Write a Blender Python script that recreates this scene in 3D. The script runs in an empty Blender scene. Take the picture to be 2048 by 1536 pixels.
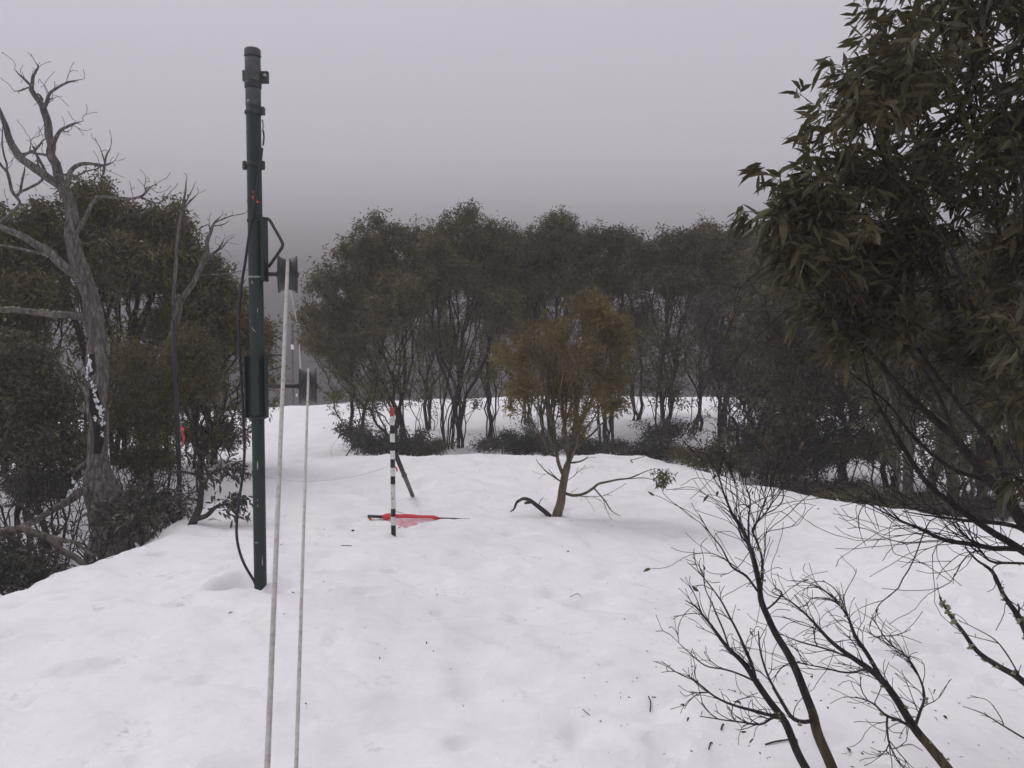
import bpy, math, random
import numpy as np
from math import radians, degrees, sin, cos, pi, sqrt

# ------------------------------------------------------------------ camera, sky, sun, exposure
scene = bpy.context.scene
CAM_Z, PITCH, FPX = 1.65, radians(2.6), 1550.0          # focal length in pixels of the 2048 px wide photograph
cam_data = bpy.data.cameras.new('camera')
cam_data.sensor_width = 36.0
cam_data.lens = 36.0 * FPX / 2048.0
cam_data.clip_start = 0.05
cam_data.clip_end = 4000.0
cam = bpy.data.objects.new('camera', cam_data)
scene.collection.objects.link(cam)
cam.location = (0, 0, CAM_Z)
cam.rotation_euler = (radians(90) - PITCH, 0, 0)
scene.camera = cam

SUN_EL, SUN_ROT = radians(56), radians(-62)
world = bpy.data.worlds.new('World')
scene.world = world
world.use_nodes = True
wn = world.node_tree
wn.nodes.clear()
w_out = wn.nodes.new('ShaderNodeOutputWorld')
w_bg = wn.nodes.new('ShaderNodeBackground')
w_sky = wn.nodes.new('ShaderNodeTexSky')
w_sky.sky_type = 'NISHITA'
w_sky.sun_disc = False
w_sky.sun_elevation = SUN_EL
w_sky.sun_rotation = SUN_ROT
w_sky.air_density = 1.0
w_sky.dust_density = 6.0
w_bw = wn.nodes.new('ShaderNodeHueSaturation')           # overcast: the cloud sheet takes the blue out of the sky
w_bw.inputs['Saturation'].default_value = 0.08
w_tint = wn.nodes.new('ShaderNodeMix')
w_tint.data_type = 'RGBA'
w_tint.blend_type = 'MULTIPLY'
w_tint.inputs[0].default_value = 1.0
w_tint.inputs[7].default_value = (0.975, 0.957, 1.07, 1)   # cool, slightly lavender cloud light
wn.links.new(w_sky.outputs[0], w_bw.inputs['Color'])
wn.links.new(w_bw.outputs[0], w_tint.inputs[6])
wn.links.new(w_tint.outputs[2], w_bg.inputs['Color'])
w_bg.inputs['Strength'].default_value = 0.12
wn.links.new(w_bg.outputs[0], w_out.inputs['Surface'])

sun_data = bpy.data.lights.new('sun', 'SUN')
sun_data.energy = 1.2
sun_data.angle = radians(28)
sun_data.color = (1.0, 0.97, 0.95)
sun = bpy.data.objects.new('sun', sun_data)
scene.collection.objects.link(sun)
sun.rotation_euler = (radians(90) - SUN_EL, 0, radians(180) - SUN_ROT + radians(0))

scene.view_settings.view_transform = 'Standard'
scene.view_settings.look = 'None'
scene.view_settings.exposure = 0.44
scene.view_settings.gamma = 1.0
scene.view_settings.use_curve_mapping = False
scene.cycles.use_denoising = True
scene.cycles.max_bounces = 5
scene.cycles.diffuse_bounces = 2
scene.cycles.glossy_bounces = 2
scene.cycles.transmission_bounces = 2
scene.cycles.volume_bounces = 3
scene.cycles.transparent_max_bounces = 4
scene.cycles.sample_clamp_indirect = 4.0

HAZE_DENSITY = 0.0032

# ------------------------------------------------------------------ helpers
RNG = np.random.default_rng(7)
COL = scene.collection


def link(o, parent=None):
    COL.objects.link(o)
    if parent is not None:
        o.parent = parent
    return o


def tag(o, label=None, cat=None, group=None, kind=None):
    if label: o['label'] = label
    if cat: o['category'] = cat
    if group: o['group'] = group
    if kind: o['kind'] = kind
    return o


def empty(name, loc, label=None, cat=None, group=None):
    o = bpy.data.objects.new(name, None)
    o.empty_display_size = 0.1
    o.location = [float(c) for c in loc]
    link(o)
    return tag(o, label, cat, group)


def mesh_data(name, V, quads=None, tris=None, mat=None, smooth=True):
    me = bpy.data.meshes.new(name)
    V = np.asarray(V, dtype=np.float32)
    nq = 0 if quads is None else len(quads)
    nt = 0 if tris is None else len(tris)
    me.vertices.add(len(V))
    me.vertices.foreach_set('co', V.ravel())
    idx = []
    starts = []
    if nq:
        idx.append(np.asarray(quads, dtype=np.int32).ravel())
        starts.append(np.arange(nq, dtype=np.int32) * 4)
    if nt:
        idx.append(np.asarray(tris, dtype=np.int32).ravel())
        starts.append(nq * 4 + np.arange(nt, dtype=np.int32) * 3)
    idx = np.concatenate(idx)
    starts = np.concatenate(starts)
    me.loops.add(len(idx))
    me.loops.foreach_set('vertex_index', idx)
    me.polygons.add(nq + nt)
    me.polygons.foreach_set('loop_start', starts)
    me.polygons.foreach_set('use_smooth', np.full(nq + nt, smooth, dtype=bool))
    me.update(calc_edges=True)
    if mat is not None:
        me.materials.append(mat)
    return me


def mobj(name, V, quads=None, tris=None, mat=None, parent=None, smooth=True):
    """One mesh object from world coordinates; under a parent the coordinates are made relative to it."""
    V = np.asarray(V, dtype=np.float64)
    if parent is not None:
        off = np.zeros(3)
        p = parent
        while p is not None:
            off += np.array(p.location)
            p = p.parent
        V = V - off
    return link(bpy.data.objects.new(name, mesh_data(name, V, quads, tris, mat, smooth)), parent)


class MB:
    """Collects pieces of ONE part."""
    def __init__(self):
        self.V, self.Q, self.T, self.n = [], [], [], 0

    def add(self, V, Q=None, T=None):
        self.V.append(np.asarray(V, float))
        if Q is not None and len(Q): self.Q.append(np.asarray(Q, int) + self.n)
        if T is not None and len(T): self.T.append(np.asarray(T, int) + self.n)
        self.n += len(V)
        return self

    def build(self, name, mat, parent=None, smooth=True):
        return mobj(name, np.concatenate(self.V), np.concatenate(self.Q) if self.Q else None,
                    np.concatenate(self.T) if self.T else None, mat, parent, smooth)


def norm(a):
    a = np.asarray(a, float)
    return a / np.maximum(np.linalg.norm(a, axis=-1, keepdims=True), 1e-9)


def frame_of(T):
    ref = np.broadcast_to(np.array([0.83, 0.41, 0.37]), T.shape)
    X = norm(np.cross(T, ref))
    return X, np.cross(T, X)


def tube(path, rad, n=10, cap=True):
    """A tube along a polyline; returns V, Q, T."""
    P = np.asarray(path, float)
    r = np.broadcast_to(np.asarray(rad, float), (len(P),))
    T = np.gradient(P, axis=0)
    T = norm(T)
    X, Y = frame_of(T)
    for k in range(1, len(P)):                       # keep the frame from flipping
        x = X[k - 1] - T[k] * np.dot(X[k - 1], T[k])
        X[k] = x / max(np.linalg.norm(x), 1e-9)
        Y[k] = np.cross(T[k], X[k])
    a = np.linspace(0, 2 * pi, n, endpoint=False)
    ring = X[:, None] * np.cos(a)[None, :, None] + Y[:, None] * np.sin(a)[None, :, None]
    V = (P[:, None] + ring * r[:, None, None]).reshape(-1, 3)
    m = len(P)
    i = np.arange(m - 1)[:, None] * n
    j = np.arange(n)[None]
    Q = np.stack([i + j, i + (j + 1) % n, i + n + (j + 1) % n, i + n + j], -1).reshape(-1, 4)
    Tt = []
    if cap:
        V = np.vstack([V, P[0], P[-1]])
        c0, c1 = m * n, m * n + 1
        for k in range(n):
            Tt.append((c0, (k + 1) % n, k))
            Tt.append((c1, (m - 1) * n + k, (m - 1) * n + (k + 1) % n))
    return V, Q, (np.array(Tt) if Tt else None)


def lathe(profile, centre, axis='z', n=32):
    """profile: (radius, position along the axis) pairs, closed with caps when it ends on the axis."""
    pr = np.asarray(profile, float)
    a = np.linspace(0, 2 * pi, n, endpoint=False)
    c, s = np.cos(a), np.sin(a)
    R = pr[:, 0][:, None]
    H = np.broadcast_to(pr[:, 1][:, None], (len(pr), n))
    if axis == 'z':
        V = np.stack([R * c, R * s, H], -1)
    else:
        V = np.stack([H, R * c, R * s], -1)
    V = V.reshape(-1, 3) + np.asarray(centre, float)
    m = len(pr)
    i = np.arange(m - 1)[:, None] * n
    j = np.arange(n)[None]
    Q = np.stack([i + j, i + (j + 1) % n, i + n + (j + 1) % n, i + n + j], -1).reshape(-1, 4)
    return V, Q, None


def box(c, s, bev=0.0):
    c, s = np.asarray(c, float), np.asarray(s, float) / 2
    V = np.array([[x, y, z] for x in (-1, 1) for y in (-1, 1) for z in (-1, 1)]) * s + c
    Q = [(0, 1, 3, 2), (4, 6, 7, 5), (0, 4, 5, 1), (2, 3, 7, 6), (0, 2, 6, 4), (1, 5, 7, 3)]
    return V, Q, None


def spline(pts, n=8):
    """Catmull-Rom through the points."""
    p = np.asarray(pts, float)
    q = np.vstack([2 * p[0] - p[1], p, 2 * p[-1] - p[-2]])
    out = []
    t = np.linspace(0, 1, n, endpoint=False)[:, None]
    for k in range(len(p) - 1):
        a, b, c, d = q[k], q[k + 1], q[k + 2], q[k + 3]
        out.append(0.5 * ((2 * b) + (c - a) * t + (2 * a - 5 * b + 4 * c - d) * t ** 2 + (3 * b - a - 3 * c + d) * t ** 3))
    out.append(p[-1:])
    return np.concatenate(out)


# --- gradient noise on arrays
_perm = np.random.default_rng(3).permutation(256)
_grad = np.random.default_rng(4).normal(size=(256, 3))
_grad /= np.linalg.norm(_grad, axis=1, keepdims=True)


def noise(x, y, z=0.0):
    x, y, z = np.broadcast_arrays(np.asarray(x, float), np.asarray(y, float), np.asarray(z, float))
    xi, yi, zi = np.floor(x).astype(int), np.floor(y).astype(int), np.floor(z).astype(int)
    xf, yf, zf = x - xi, y - yi, z - zi
    f = lambda t: t * t * t * (t * (t * 6 - 15) + 10)
    u, v, w = f(xf), f(yf), f(zf)
    tot = 0
    for dx in (0, 1):
        for dy in (0, 1):
            for dz in (0, 1):
                h = _perm[(_perm[(_perm[(xi + dx) & 255] + yi + dy) & 255] + zi + dz) & 255]
                g = _grad[h]
                d = g[..., 0] * (xf - dx) + g[..., 1] * (yf - dy) + g[..., 2] * (zf - dz)
                tot = tot + d * (u if dx else 1 - u) * (v if dy else 1 - v) * (w if dz else 1 - w)
    return tot


def fbm(x, y, z=0.0, o=4):
    s, a = 0, 1.0
    for k in range(o):
        s = s + a * noise(x * 2 ** k + 13.7 * k, y * 2 ** k - 7.1 * k, z)
        a *= 0.5
    return s


def sstep(a, b, x):
    t = np.clip((np.asarray(x, float) - a) / (b - a), 0, 1)
    return t * t * (3 - 2 * t)


# --- the lie of the land (camera stands at the origin and looks along +Y)
LIP_X = np.array([-60, -6.0, -3.6, 2.1, 3.0, 3.9, 4.9, 7.0, 60])
LIP_Y = np.array([12.6, 12.4, 12.1, 12.1, 9.6, 8.0, 7.3, 6.9, 6.6])


def ground(x, y, fine=True):
    x, y = np.asarray(x, float), np.asarray(y, float)
    z = np.zeros(np.broadcast(x, y).shape)
    s = y - np.interp(x, LIP_X, LIP_Y) - 0.5 * fbm(x * 0.35, y * 0.05, 5.0, 3)
    z = z - 0.52 * sstep(-0.5, 3.0, s) + 0.52 * sstep(4.5, 13.5, s) * sstep(-20, -4, x + 0 * y) + 0.25 * sstep(4.5, 13.5, s) * (1 - sstep(-20, -4, x + 0 * y))
    z = z - 0.045 * np.clip(-x - 1, 0, 14) * sstep(15, 24, y) + 0.14 * fbm(x * 0.45, y * 0.3, 15.0, 3) * sstep(14, 20, y)
    cy = y - (26.0 + 0.8 * noise(x * 0.12, 3.3))
    z = z - np.where(cy > 0, 0.022 * np.maximum(cy, 0) ** 2 / (1 + 0.05 * np.maximum(cy, 0)), 0)
    r = np.sqrt(((x + 5.75) / 2.7) ** 2 + ((y - 7.0) / 3.3) ** 2) + 0.10 * noise(x * 0.9, y * 0.9, 2.0)
    z = z - 0.75 * (1 - sstep(0.62, 1.03, r))
    # gentle drifts
    near = 1 - sstep(14, 30, y)
    z = z + 0.10 * fbm(x * 0.22, y * 0.16, 1.0, 3) * (0.4 + 0.6 * sstep(2, 8, y))
    if fine:
        z = z + near * (0.052 * fbm(x * 0.9, y * 1.1, 8.0, 3) + 0.036 * fbm(x * 3.0 + y, y * 3.6, 4.0, 4) + 0.015 * fbm(x * 7.5 + 2 * y, y * 8.5, 6.0, 2))
        # wind-packed scallops and melt dimples
        d = noise(x * 2.1 + 0.5 * y, y * 3.2, 11.0)
        z = z - near * 0.060 * sstep(0.18, 0.42, d)
        d = noise(x * 5.5, y * 6.5, 21.0)
        z = z - near * 0.042 * sstep(0.24, 0.46, d)
        # thin crescent creases where the crust has slumped
        c1 = np.abs(noise(x * 1.5 + 0.6 * y, y * 2.1 - 0.3 * x, 31.0))
        z = z - near * 0.026 * (1 - sstep(0.0, 0.07, c1)) * sstep(0.02, 0.3, noise(x * 1.1, y * 1.3, 33.0))
        c1 = np.abs(noise(x * 3.1, y * 4.1 + x, 41.0))
        z = z - near * 0.016 * (1 - sstep(0.0, 0.09, c1)) * sstep(0.08, 0.35, noise(x * 1.7, y * 1.5, 43.0))
        # the scooped-out well beside the lift pole, a few footprints
        for (qx, qy, ra, rb, dep) in WELLS:
            rr = np.sqrt(((x - qx) / ra) ** 2 + ((y - qy) / rb) ** 2) + 0.40 * noise(x * 5, y * 5, qx)
            z = z - dep * (1 - sstep(0.25, 1.0, rr)) + 0.18 * dep * np.exp(-((rr - 1.15) / 0.22) ** 2)
    return z


WELLS = []


def ray(u, v):
    d = np.array([(u - 1024) / FPX, 1.0, -(v - 768) / FPX])
    c, s = cos(PITCH), sin(PITCH)
    return np.array([d[0], d[1] * c + d[2] * s, -d[1] * s + d[2] * c])


def P(u, v, depth):
    """World point seen at pixel (u, v) of the photograph, depth metres ahead of the camera."""
    d = ray(u, v)
    return np.array([0, 0, CAM_Z]) + d * (depth / d[1])


def G(u, v, far=40.0):
    """Where the sight line through (u, v) meets the snow."""
    d = ray(u, v)
    t = np.linspace(0.5, far, 800)
    q = np.array([0, 0, CAM_Z]) + d[None] * (t / d[1])[:, None]
    hit = np.nonzero(q[:, 2] < ground(q[:, 0], q[:, 1], False))[0]
    return q[hit[0]] if len(hit) else q[-1]


def gz(x, y):
    return float(ground(np.array([x]), np.array([y]))[0])


# --- materials
def material(name, colour, rough=0.7, spec=0.3, metal=0.0, vary=None, scale=8.0, bump=0.0, bump_scale=60.0, island=None, stretch=None, trans=0.0):
    m = bpy.data.materials.new(name)
    m.use_nodes = True
    nt = m.node_tree
    b = nt.nodes['Principled BSDF']
    b.inputs['Roughness'].default_value = rough
    b.inputs['Specular IOR Level'].default_value = spec
    b.inputs['Metallic'].default_value = metal
    b.inputs['Base Color'].default_value = (*colour, 1)
    src = None
    tc = None
    if vary is not None or bump:
        tc = nt.nodes.new('ShaderNodeTexCoord')
        mp = nt.nodes.new('ShaderNodeMapping')
        if stretch: mp.inputs['Scale'].default_value = stretch
        nt.links.new(tc.outputs['Object'], mp.inputs['Vector'])
        co = mp.outputs[0]
    if island is not None:
        g = nt.nodes.new('ShaderNodeNewGeometry')
        r = nt.nodes.new('ShaderNodeValToRGB')
        els = r.color_ramp.elements
        while len(els) < len(island): els.new(0.5)
        for k, (pos, c) in enumerate(island):
            els[k].position = pos
            els[k].color = (*c, 1)
        nt.links.new(g.outputs['Random Per Island'], r.inputs[0])
        src = r.outputs[0]
    if vary is not None:
        n = nt.nodes.new('ShaderNodeTexNoise')
        n.inputs['Scale'].default_value = scale
        n.inputs['Detail'].default_value = 6
        n.inputs['Roughness'].default_value = 0.65
        nt.links.new(co, n.inputs['Vector'])
        rp = nt.nodes.new('ShaderNodeValToRGB')
        els = rp.color_ramp.elements
        while len(els) < len(vary): els.new(0.5)
        for k, (pos, c) in enumerate(vary):
            els[k].position = pos
            els[k].color = (*c, 1)
        nt.links.new(n.outputs['Fac'], rp.inputs[0])
        if src is None:
            src = rp.outputs[0]
        else:
            mx = nt.nodes.new('ShaderNodeMix')
            mx.data_type = 'RGBA'
            mx.inputs[0].default_value = 0.4
            nt.links.new(src, mx.inputs[6])
            nt.links.new(rp.outputs[0], mx.inputs[7])
            src = mx.outputs[2]
    if src is not None:
        nt.links.new(src, b.inputs['Base Color'])
    if bump:
        n2 = nt.nodes.new('ShaderNodeTexNoise')
        n2.inputs['Scale'].default_value = bump_scale
        n2.inputs['Detail'].default_value = 5
        nt.links.new(co, n2.inputs['Vector'])
        bp = nt.nodes.new('ShaderNodeBump')
        bp.inputs['Strength'].default_value = bump
        bp.inputs['Distance'].default_value = 0.01
        nt.links.new(n2.outputs['Fac'], bp.inputs['Height'])
        nt.links.new(bp.outputs[0], b.inputs['Normal'])
    if trans:
        out = nt.nodes['Material Output']
        tr = nt.nodes.new('ShaderNodeBsdfTranslucent')
        ms = nt.nodes.new('ShaderNodeMixShader')
        ms.inputs[0].default_value = trans
        if src is not None: nt.links.new(src, tr.inputs['Color'])
        else: tr.inputs['Color'].default_value = (*colour, 1)
        nt.links.new(b.outputs[0], ms.inputs[1])
        nt.links.new(tr.outputs[0], ms.inputs[2])
        nt.links.new(ms.outputs[0], out.inputs['Surface'])
    return m


# where the lift pole and the other fixed things stand
POLE = G(521, 1172)
POLE_D = POLE[1]
STRIPE = G(787, 1066)
WELLS += [(POLE[0] - 0.16, POLE[1] + 0.02, 0.19, 0.24, 0.16), (POLE[0] + 0.30, POLE[1] + 0.5, 0.30, 0.25, 0.03)]
# print('pole', POLE, 'stripe', STRIPE, 'lip', G(900, 915), 'yellow', G(1113, 1032))

# ------------------------------------------------------------------ the setting: snow, far hillside, haze
M_snow = material('snow', (0.8, 0.8, 0.8), rough=0.75, spec=0.25, vary=[(0.25, (0.81, 0.785, 0.785)), (0.5, (0.89, 0.872, 0.868)), (0.8, (0.905, 0.895, 0.89))], scale=1.3, bump=0.45, bump_scale=11.0)
for _n in M_snow.node_tree.nodes:
    if _n.type == 'BUMP': _n.inputs['Distance'].default_value = 0.035
_nt = M_snow.node_tree                                   # faint brown grime and melted-in litter, in small drifts
_b = _nt.nodes['Principled BSDF']
_old = _b.inputs['Base Color'].links[0].from_socket
_tc = _nt.nodes.new('ShaderNodeTexCoord')
_n1 = _nt.nodes.new('ShaderNodeTexNoise'); _n1.inputs['Scale'].default_value = 2.6; _n1.inputs['Detail'].default_value = 5
_n2 = _nt.nodes.new('ShaderNodeTexNoise'); _n2.inputs['Scale'].default_value = 26.0; _n2.inputs['Detail'].default_value = 3
_r1 = _nt.nodes.new('ShaderNodeMapRange'); _r1.inputs[1].default_value = 0.58; _r1.inputs[2].default_value = 0.72
_r2 = _nt.nodes.new('ShaderNodeMapRange'); _r2.inputs[1].default_value = 0.52; _r2.inputs[2].default_value = 0.70
_mm = _nt.nodes.new('ShaderNodeMath'); _mm.operation = 'MULTIPLY'
_m3 = _nt.nodes.new('ShaderNodeMath'); _m3.operation = 'MULTIPLY'; _m3.inputs[1].default_value = 0.55
_mx = _nt.nodes.new('ShaderNodeMix'); _mx.data_type = 'RGBA'; _mx.inputs[7].default_value = (0.40, 0.345, 0.33, 1)
for _n in (_n1, _n2): _nt.links.new(_tc.outputs['Object'], _n.inputs['Vector'])
_nt.links.new(_n1.outputs['Fac'], _r1.inputs[0]); _nt.links.new(_n2.outputs['Fac'], _r2.inputs[0])
_nt.links.new(_r1.outputs[0], _mm.inputs[0]); _nt.links.new(_r2.outputs[0], _mm.inputs[1]); _nt.links.new(_mm.outputs[0], _m3.inputs[0])
_nt.links.new(_m3.outputs[0], _mx.inputs[0]); _nt.links.new(_old, _mx.inputs[6]); _nt.links.new(_mx.outputs[2], _b.inputs['Base Color'])


def axis(segs):
    out = []
    for a, b, st in segs:
        n = max(1, int(round((b - a) / st)))
        out.append(np.linspace(a, b, n, endpoint=False))
    out.append([segs[-1][1]])
    return np.concatenate(out)


def sheet(name, xs, ys, fn, mat):
    X, Y = np.meshgrid(xs, ys)
    Z = fn(X, Y)
    V = np.stack([X, Y, Z], -1).reshape(-1, 3)
    nx, ny = len(xs), len(ys)
    i = np.arange(ny - 1)[:, None] * nx
    j = np.arange(nx - 1)[None]
    Q = np.stack([i + j, i + j + 1, i + nx + j + 1, i + nx + j], -1).reshape(-1, 4)
    return mobj(name, V, Q, None, mat)


xs = axis([(-160, -30, 6), (-30, -9, 0.5), (-9, -4.2, 0.12), (-4.2, 4.8, 0.045), (4.8, 9, 0.12), (9, 30, 0.5), (30, 160, 6)])
ys = axis([(-90, -10, 5), (-10, 2.2, 0.3), (2.2, 9, 0.04), (9, 14, 0.08), (14, 30, 0.25), (30, 50, 1.0)])
snow = sheet('snow_ground', xs, ys, ground, M_snow)
tag(snow, 'white packed snow covering the clearing and the slope behind', 'snow', kind='structure')

M_hill = material('far_hillside', (0.04, 0.035, 0.033), rough=1.0, spec=0.0, vary=[(0.3, (0.024, 0.016, 0.015)), (0.55, (0.036, 0.025, 0.023)), (0.8, (0.060, 0.048, 0.046))], scale=0.03, bump=0.0)


def hill_h(x, y):
    d = np.sqrt((x * 0.35) ** 2 + y ** 2)
    t = np.maximum(d - 45, 0)
    z = -9.0 + 0.198 * t + 0.75e-4 * np.maximum(t - 190, 0) ** 2
    return np.minimum(z, 330) + 3 * fbm(x * 0.008, y * 0.008, 3.0, 4) * sstep(60, 200, d) + 1.5 * fbm(x * 0.06, y * 0.06, 9.0, 3)


hill = sheet('hillside', axis([(-1200, -120, 20), (-120, 120, 3), (120, 1200, 20)]), axis([(40, 200, 3), (200, 1235, 15)]), hill_h, M_hill)
tag(hill, 'dark wooded hillside across the valley fading into cloud', 'hill', kind='structure')
HILL_TOP = max(v.co.z for v in hill.data.vertices)

HZ0, HZ1 = -14.0, HILL_TOP + 6.0
hm = bpy.data.materials.new('haze')
hm.use_nodes = True
hn = hm.node_tree
hn.nodes.clear()
ho = hn.nodes.new('ShaderNodeOutputMaterial')
hv = hn.nodes.new('ShaderNodeVolumePrincipled')
hv.inputs['Color'].default_value = (0.992, 0.986, 0.998, 1)
hv.inputs['Density'].default_value = HAZE_DENSITY
hv.inputs['Anisotropy'].default_value = 0.0
hn.links.new(hv.outputs[0], ho.inputs['Volume'])
v, q, _ = box((0, 570, (HZ0 + HZ1) / 2), (2500, 1400, HZ1 - HZ0))
haze = mobj('haze', v, q, None, hm, smooth=False)
tag(haze, 'grey cloud and mist hanging over the valley', 'haze', kind='stuff')

# ------------------------------------------------------------------ rope tow: pole, pulleys, cable, ropes
PX = POLE_D / FPX                                     # metres per photograph pixel at the pole
M_green = material('green_paint', (0.02, 0.05, 0.04), rough=0.55, spec=0.4, vary=[(0.30, (0.020, 0.030, 0.026)), (0.52, (0.012, 0.025, 0.020)), (0.66, (0.015, 0.031, 0.024)), (0.76, (0.055, 0.062, 0.055)), (0.82, (0.07, 0.04, 0.026))], scale=7.0, bump=0.25, bump_scale=90, stretch=(2.5, 2.5, 0.8))
M_darksteel = material('dark_steel', (0.03, 0.033, 0.033), rough=0.55, spec=0.4, vary=[(0.35, (0.020, 0.022, 0.022)), (0.6, (0.040, 0.042, 0.040)), (0.75, (0.075, 0.055, 0.045))], scale=22, bump=0.2)
M_galv = material('weathered_steel', (0.09, 0.095, 0.09), rough=0.6, spec=0.4, vary=[(0.35, (0.045, 0.052, 0.050)), (0.55, (0.075, 0.082, 0.078)), (0.72, (0.15, 0.15, 0.145))], scale=14, bump=0.2)
M_cable = material('navy_cable', (0.012, 0.012, 0.026), rough=0.45, spec=0.45)
M_rope = material('rope_fibre', (0.55, 0.5, 0.45), rough=0.95, spec=0.05, vary=[(0.3, (0.40, 0.36, 0.33)), (0.5, (0.58, 0.54, 0.50)), (0.75, (0.66, 0.63, 0.59))], scale=30, bump=0.5, bump_scale=500)
M_orange = material('orange_marking', (0.55, 0.10, 0.02), rough=0.8, vary=[(0.35, (0.20, 0.05, 0.02)), (0.55, (0.62, 0.13, 0.03)), (0.8, (0.7, 0.2, 0.06))], scale=60)
M_scuff = material('pale_scuff', (0.4, 0.42, 0.4), rough=0.9, vary=[(0.3, (0.12, 0.14, 0.13)), (0.6, (0.45, 0.45, 0.43))], scale=90)

pole = empty('lift_pole', (POLE[0], POLE[1], gz(POLE[0], POLE[1])), 'tall dark green steel rope-tow pole standing in the snow', 'pole')
cx, cy = POLE[0], POLE[1]
zv = lambda v: P(521, v, POLE_D)[2]


def cyl(r, z0, z1, n=28, bev=0.004, c=None):
    c = (cx, cy) if c is None else c
    return lathe([(0.0001, z0), (r - bev, z0), (r, z0 + bev), (r, z1 - bev), (r - bev, z1), (0.0001, z1)], (c[0], c[1], 0), 'z', n)


R1, R2 = 14.2 * PX, 12.4 * PX
MB().add(*cyl(R2, pole.location.z - 0.35, zv(832))).build('lower_tube', M_green, pole)
upper = MB().add(*cyl(R1, zv(838), zv(112))).build('upper_tube', M_green, pole)
M_topgrey = M_galv
top = MB().add(*cyl(15.6 * PX, zv(113), zv(98), bev=0.006)).build('top_cap', M_galv, pole)
MB().add(*cyl(16.4 * PX, zv(113.5), zv(110.5), bev=0.003)).build('cap_flange', M_galv, pole)
MB().add(*cyl(R1 + 0.003, zv(163), zv(116))).build('top_sleeve', M_galv, pole)
MB().add(*cyl(R1 + 0.002, zv(213), zv(178))).build('worn_sleeve', M_galv, pole)
# collars with lugs
col1 = MB().add(*cyl(R1 + 0.007, zv(177), zv(165))).build('collar', M_darksteel, pole)
lg = MB()
lg.add(*box((cx + 21.5 * PX, cy + 0.01, zv(154)), (16 * PX, 0.03, 22 * PX)))
lg.build('lug', M_darksteel, pole, False)
b = lathe([(0.0001, -0.022), (3.2 * PX, -0.022), (3.2 * PX, 0.022), (0.0001, 0.022)], (0, 0, 0), 'x', 10)
vv = b[0][:, [1, 0, 2]] + np.array([cx + 24.5 * PX, cy + 0.01, zv(151)])
MB().add(vv, b[1]).build('bolt', M_scuff, pole)
MB().add(*box((cx - 17 * PX, cy, zv(152)), (5 * PX, 0.03, 20 * PX))).build('lug', M_galv, pole, False)
MB().add(*cyl(R1 + 0.010, zv(229), zv(222))).build('collar', M_darksteel, pole)
MB().add(*box((cx + 18 * PX, cy, zv(222)), (7 * PX, 0.04, 14 * PX))).build('lug', M_darksteel, pole, False)
MB().add(*cyl(R1 + 0.006, zv(334), zv(326))).build('collar', M_darksteel, pole)
for sx in (-1, 1):
    bb = lathe([(0.0001, -9 * PX), (3.5 * PX, -9 * PX), (4.6 * PX, -5 * PX), (4.6 * PX, 5 * PX), (3.2 * PX, 8 * PX), (0.0001, 8.5 * PX)], (cx + sx * 18 * PX, cy - 0.01, zv(331)), 'z', 10)
    MB().add(*bb).build('clamp_bolt', M_darksteel, pole)
# torn plastic tie strips on the far side of the pole
for (v0, v1, dx) in ((238, 262, 15.5), (258, 290, 16.5)):
    pts = spline([(cx + dx * PX, cy + 0.02, zv(v0)), (cx + (dx + 2.5) * PX, cy + 0.01, zv((v0 + v1) / 2)), (cx + dx * PX, cy + 0.015, zv(v1))], 6)
    MB().add(*tube(pts, 0.006, 6)).build('tie_strip', M_scuff if v0 < 250 else M_cable, pole)
# upper bracket plate, lower flanged sleeve
MB().add(*box((cx + 18.5 * PX, cy - 0.012, (zv(436) + zv(563)) / 2), (9 * PX, 0.075, zv(436) - zv(563)))).add(
    *box((cx + 22.2 * PX, cy - 0.045, (zv(440) + zv(560)) / 2), (2.0 * PX, 0.055, zv(440) - zv(560)))).build('bracket_plate', M_green, pole, False)
MB().add(*cyl(R1 + 0.005, zv(445), zv(438))).build('weld_ring', M_green, pole)
MB().add(*cyl(R1 + 0.004, zv(556), zv(553))).build('tie_wire', M_scuff, pole)
sl = MB()
zc, hz = (zv(711) + zv(835)) / 2, zv(711) - zv(835)
for sx in (-1, 1):
    sl.add(*box((cx + sx * 17 * PX, cy, zc), (8.4 * PX, 0.016, hz)))
    sl.add(*box((cx + sx * 20.4 * PX, cy - 0.026, zc - 0.002), (2.0 * PX, 0.052, hz - 0.006)))
sl.add(*box((cx, cy - R1 - 0.004, zc - 0.004), (16 * PX, 0.014, hz - 0.05)))
sl.build('flanged_sleeve', M_green, pole, False)
MB().add(*cyl(R1 + 0.006, zv(838), zv(832))).build('collar', M_green, pole)
# rope guards bent from rod
g1 = spline([P(528, 438, POLE_D - 0.03), P(538, 439, POLE_D - 0.03), P(549, 457, POLE_D - 0.05), P(563, 482, POLE_D - 0.07), P(565, 492, POLE_D - 0.07), P(556, 507, POLE_D - 0.05), P(537, 534, POLE_D - 0.02)], 6)
MB().add(*tube(g1, 3.0 * PX, 10)).build('rope_guard', M_darksteel, pole)
g2 = spline([P(538, 711, POLE_D), P(556, 710, POLE_D - 0.01), P(567, 713, POLE_D - 0.02), P(571, 720, POLE_D - 0.02), P(564, 732, POLE_D - 0.01), P(538, 741, POLE_D)], 6)
MB().add(*tube(g2, 1.6 * PX, 8)).build('rope_guard', M_darksteel, pole)
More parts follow.
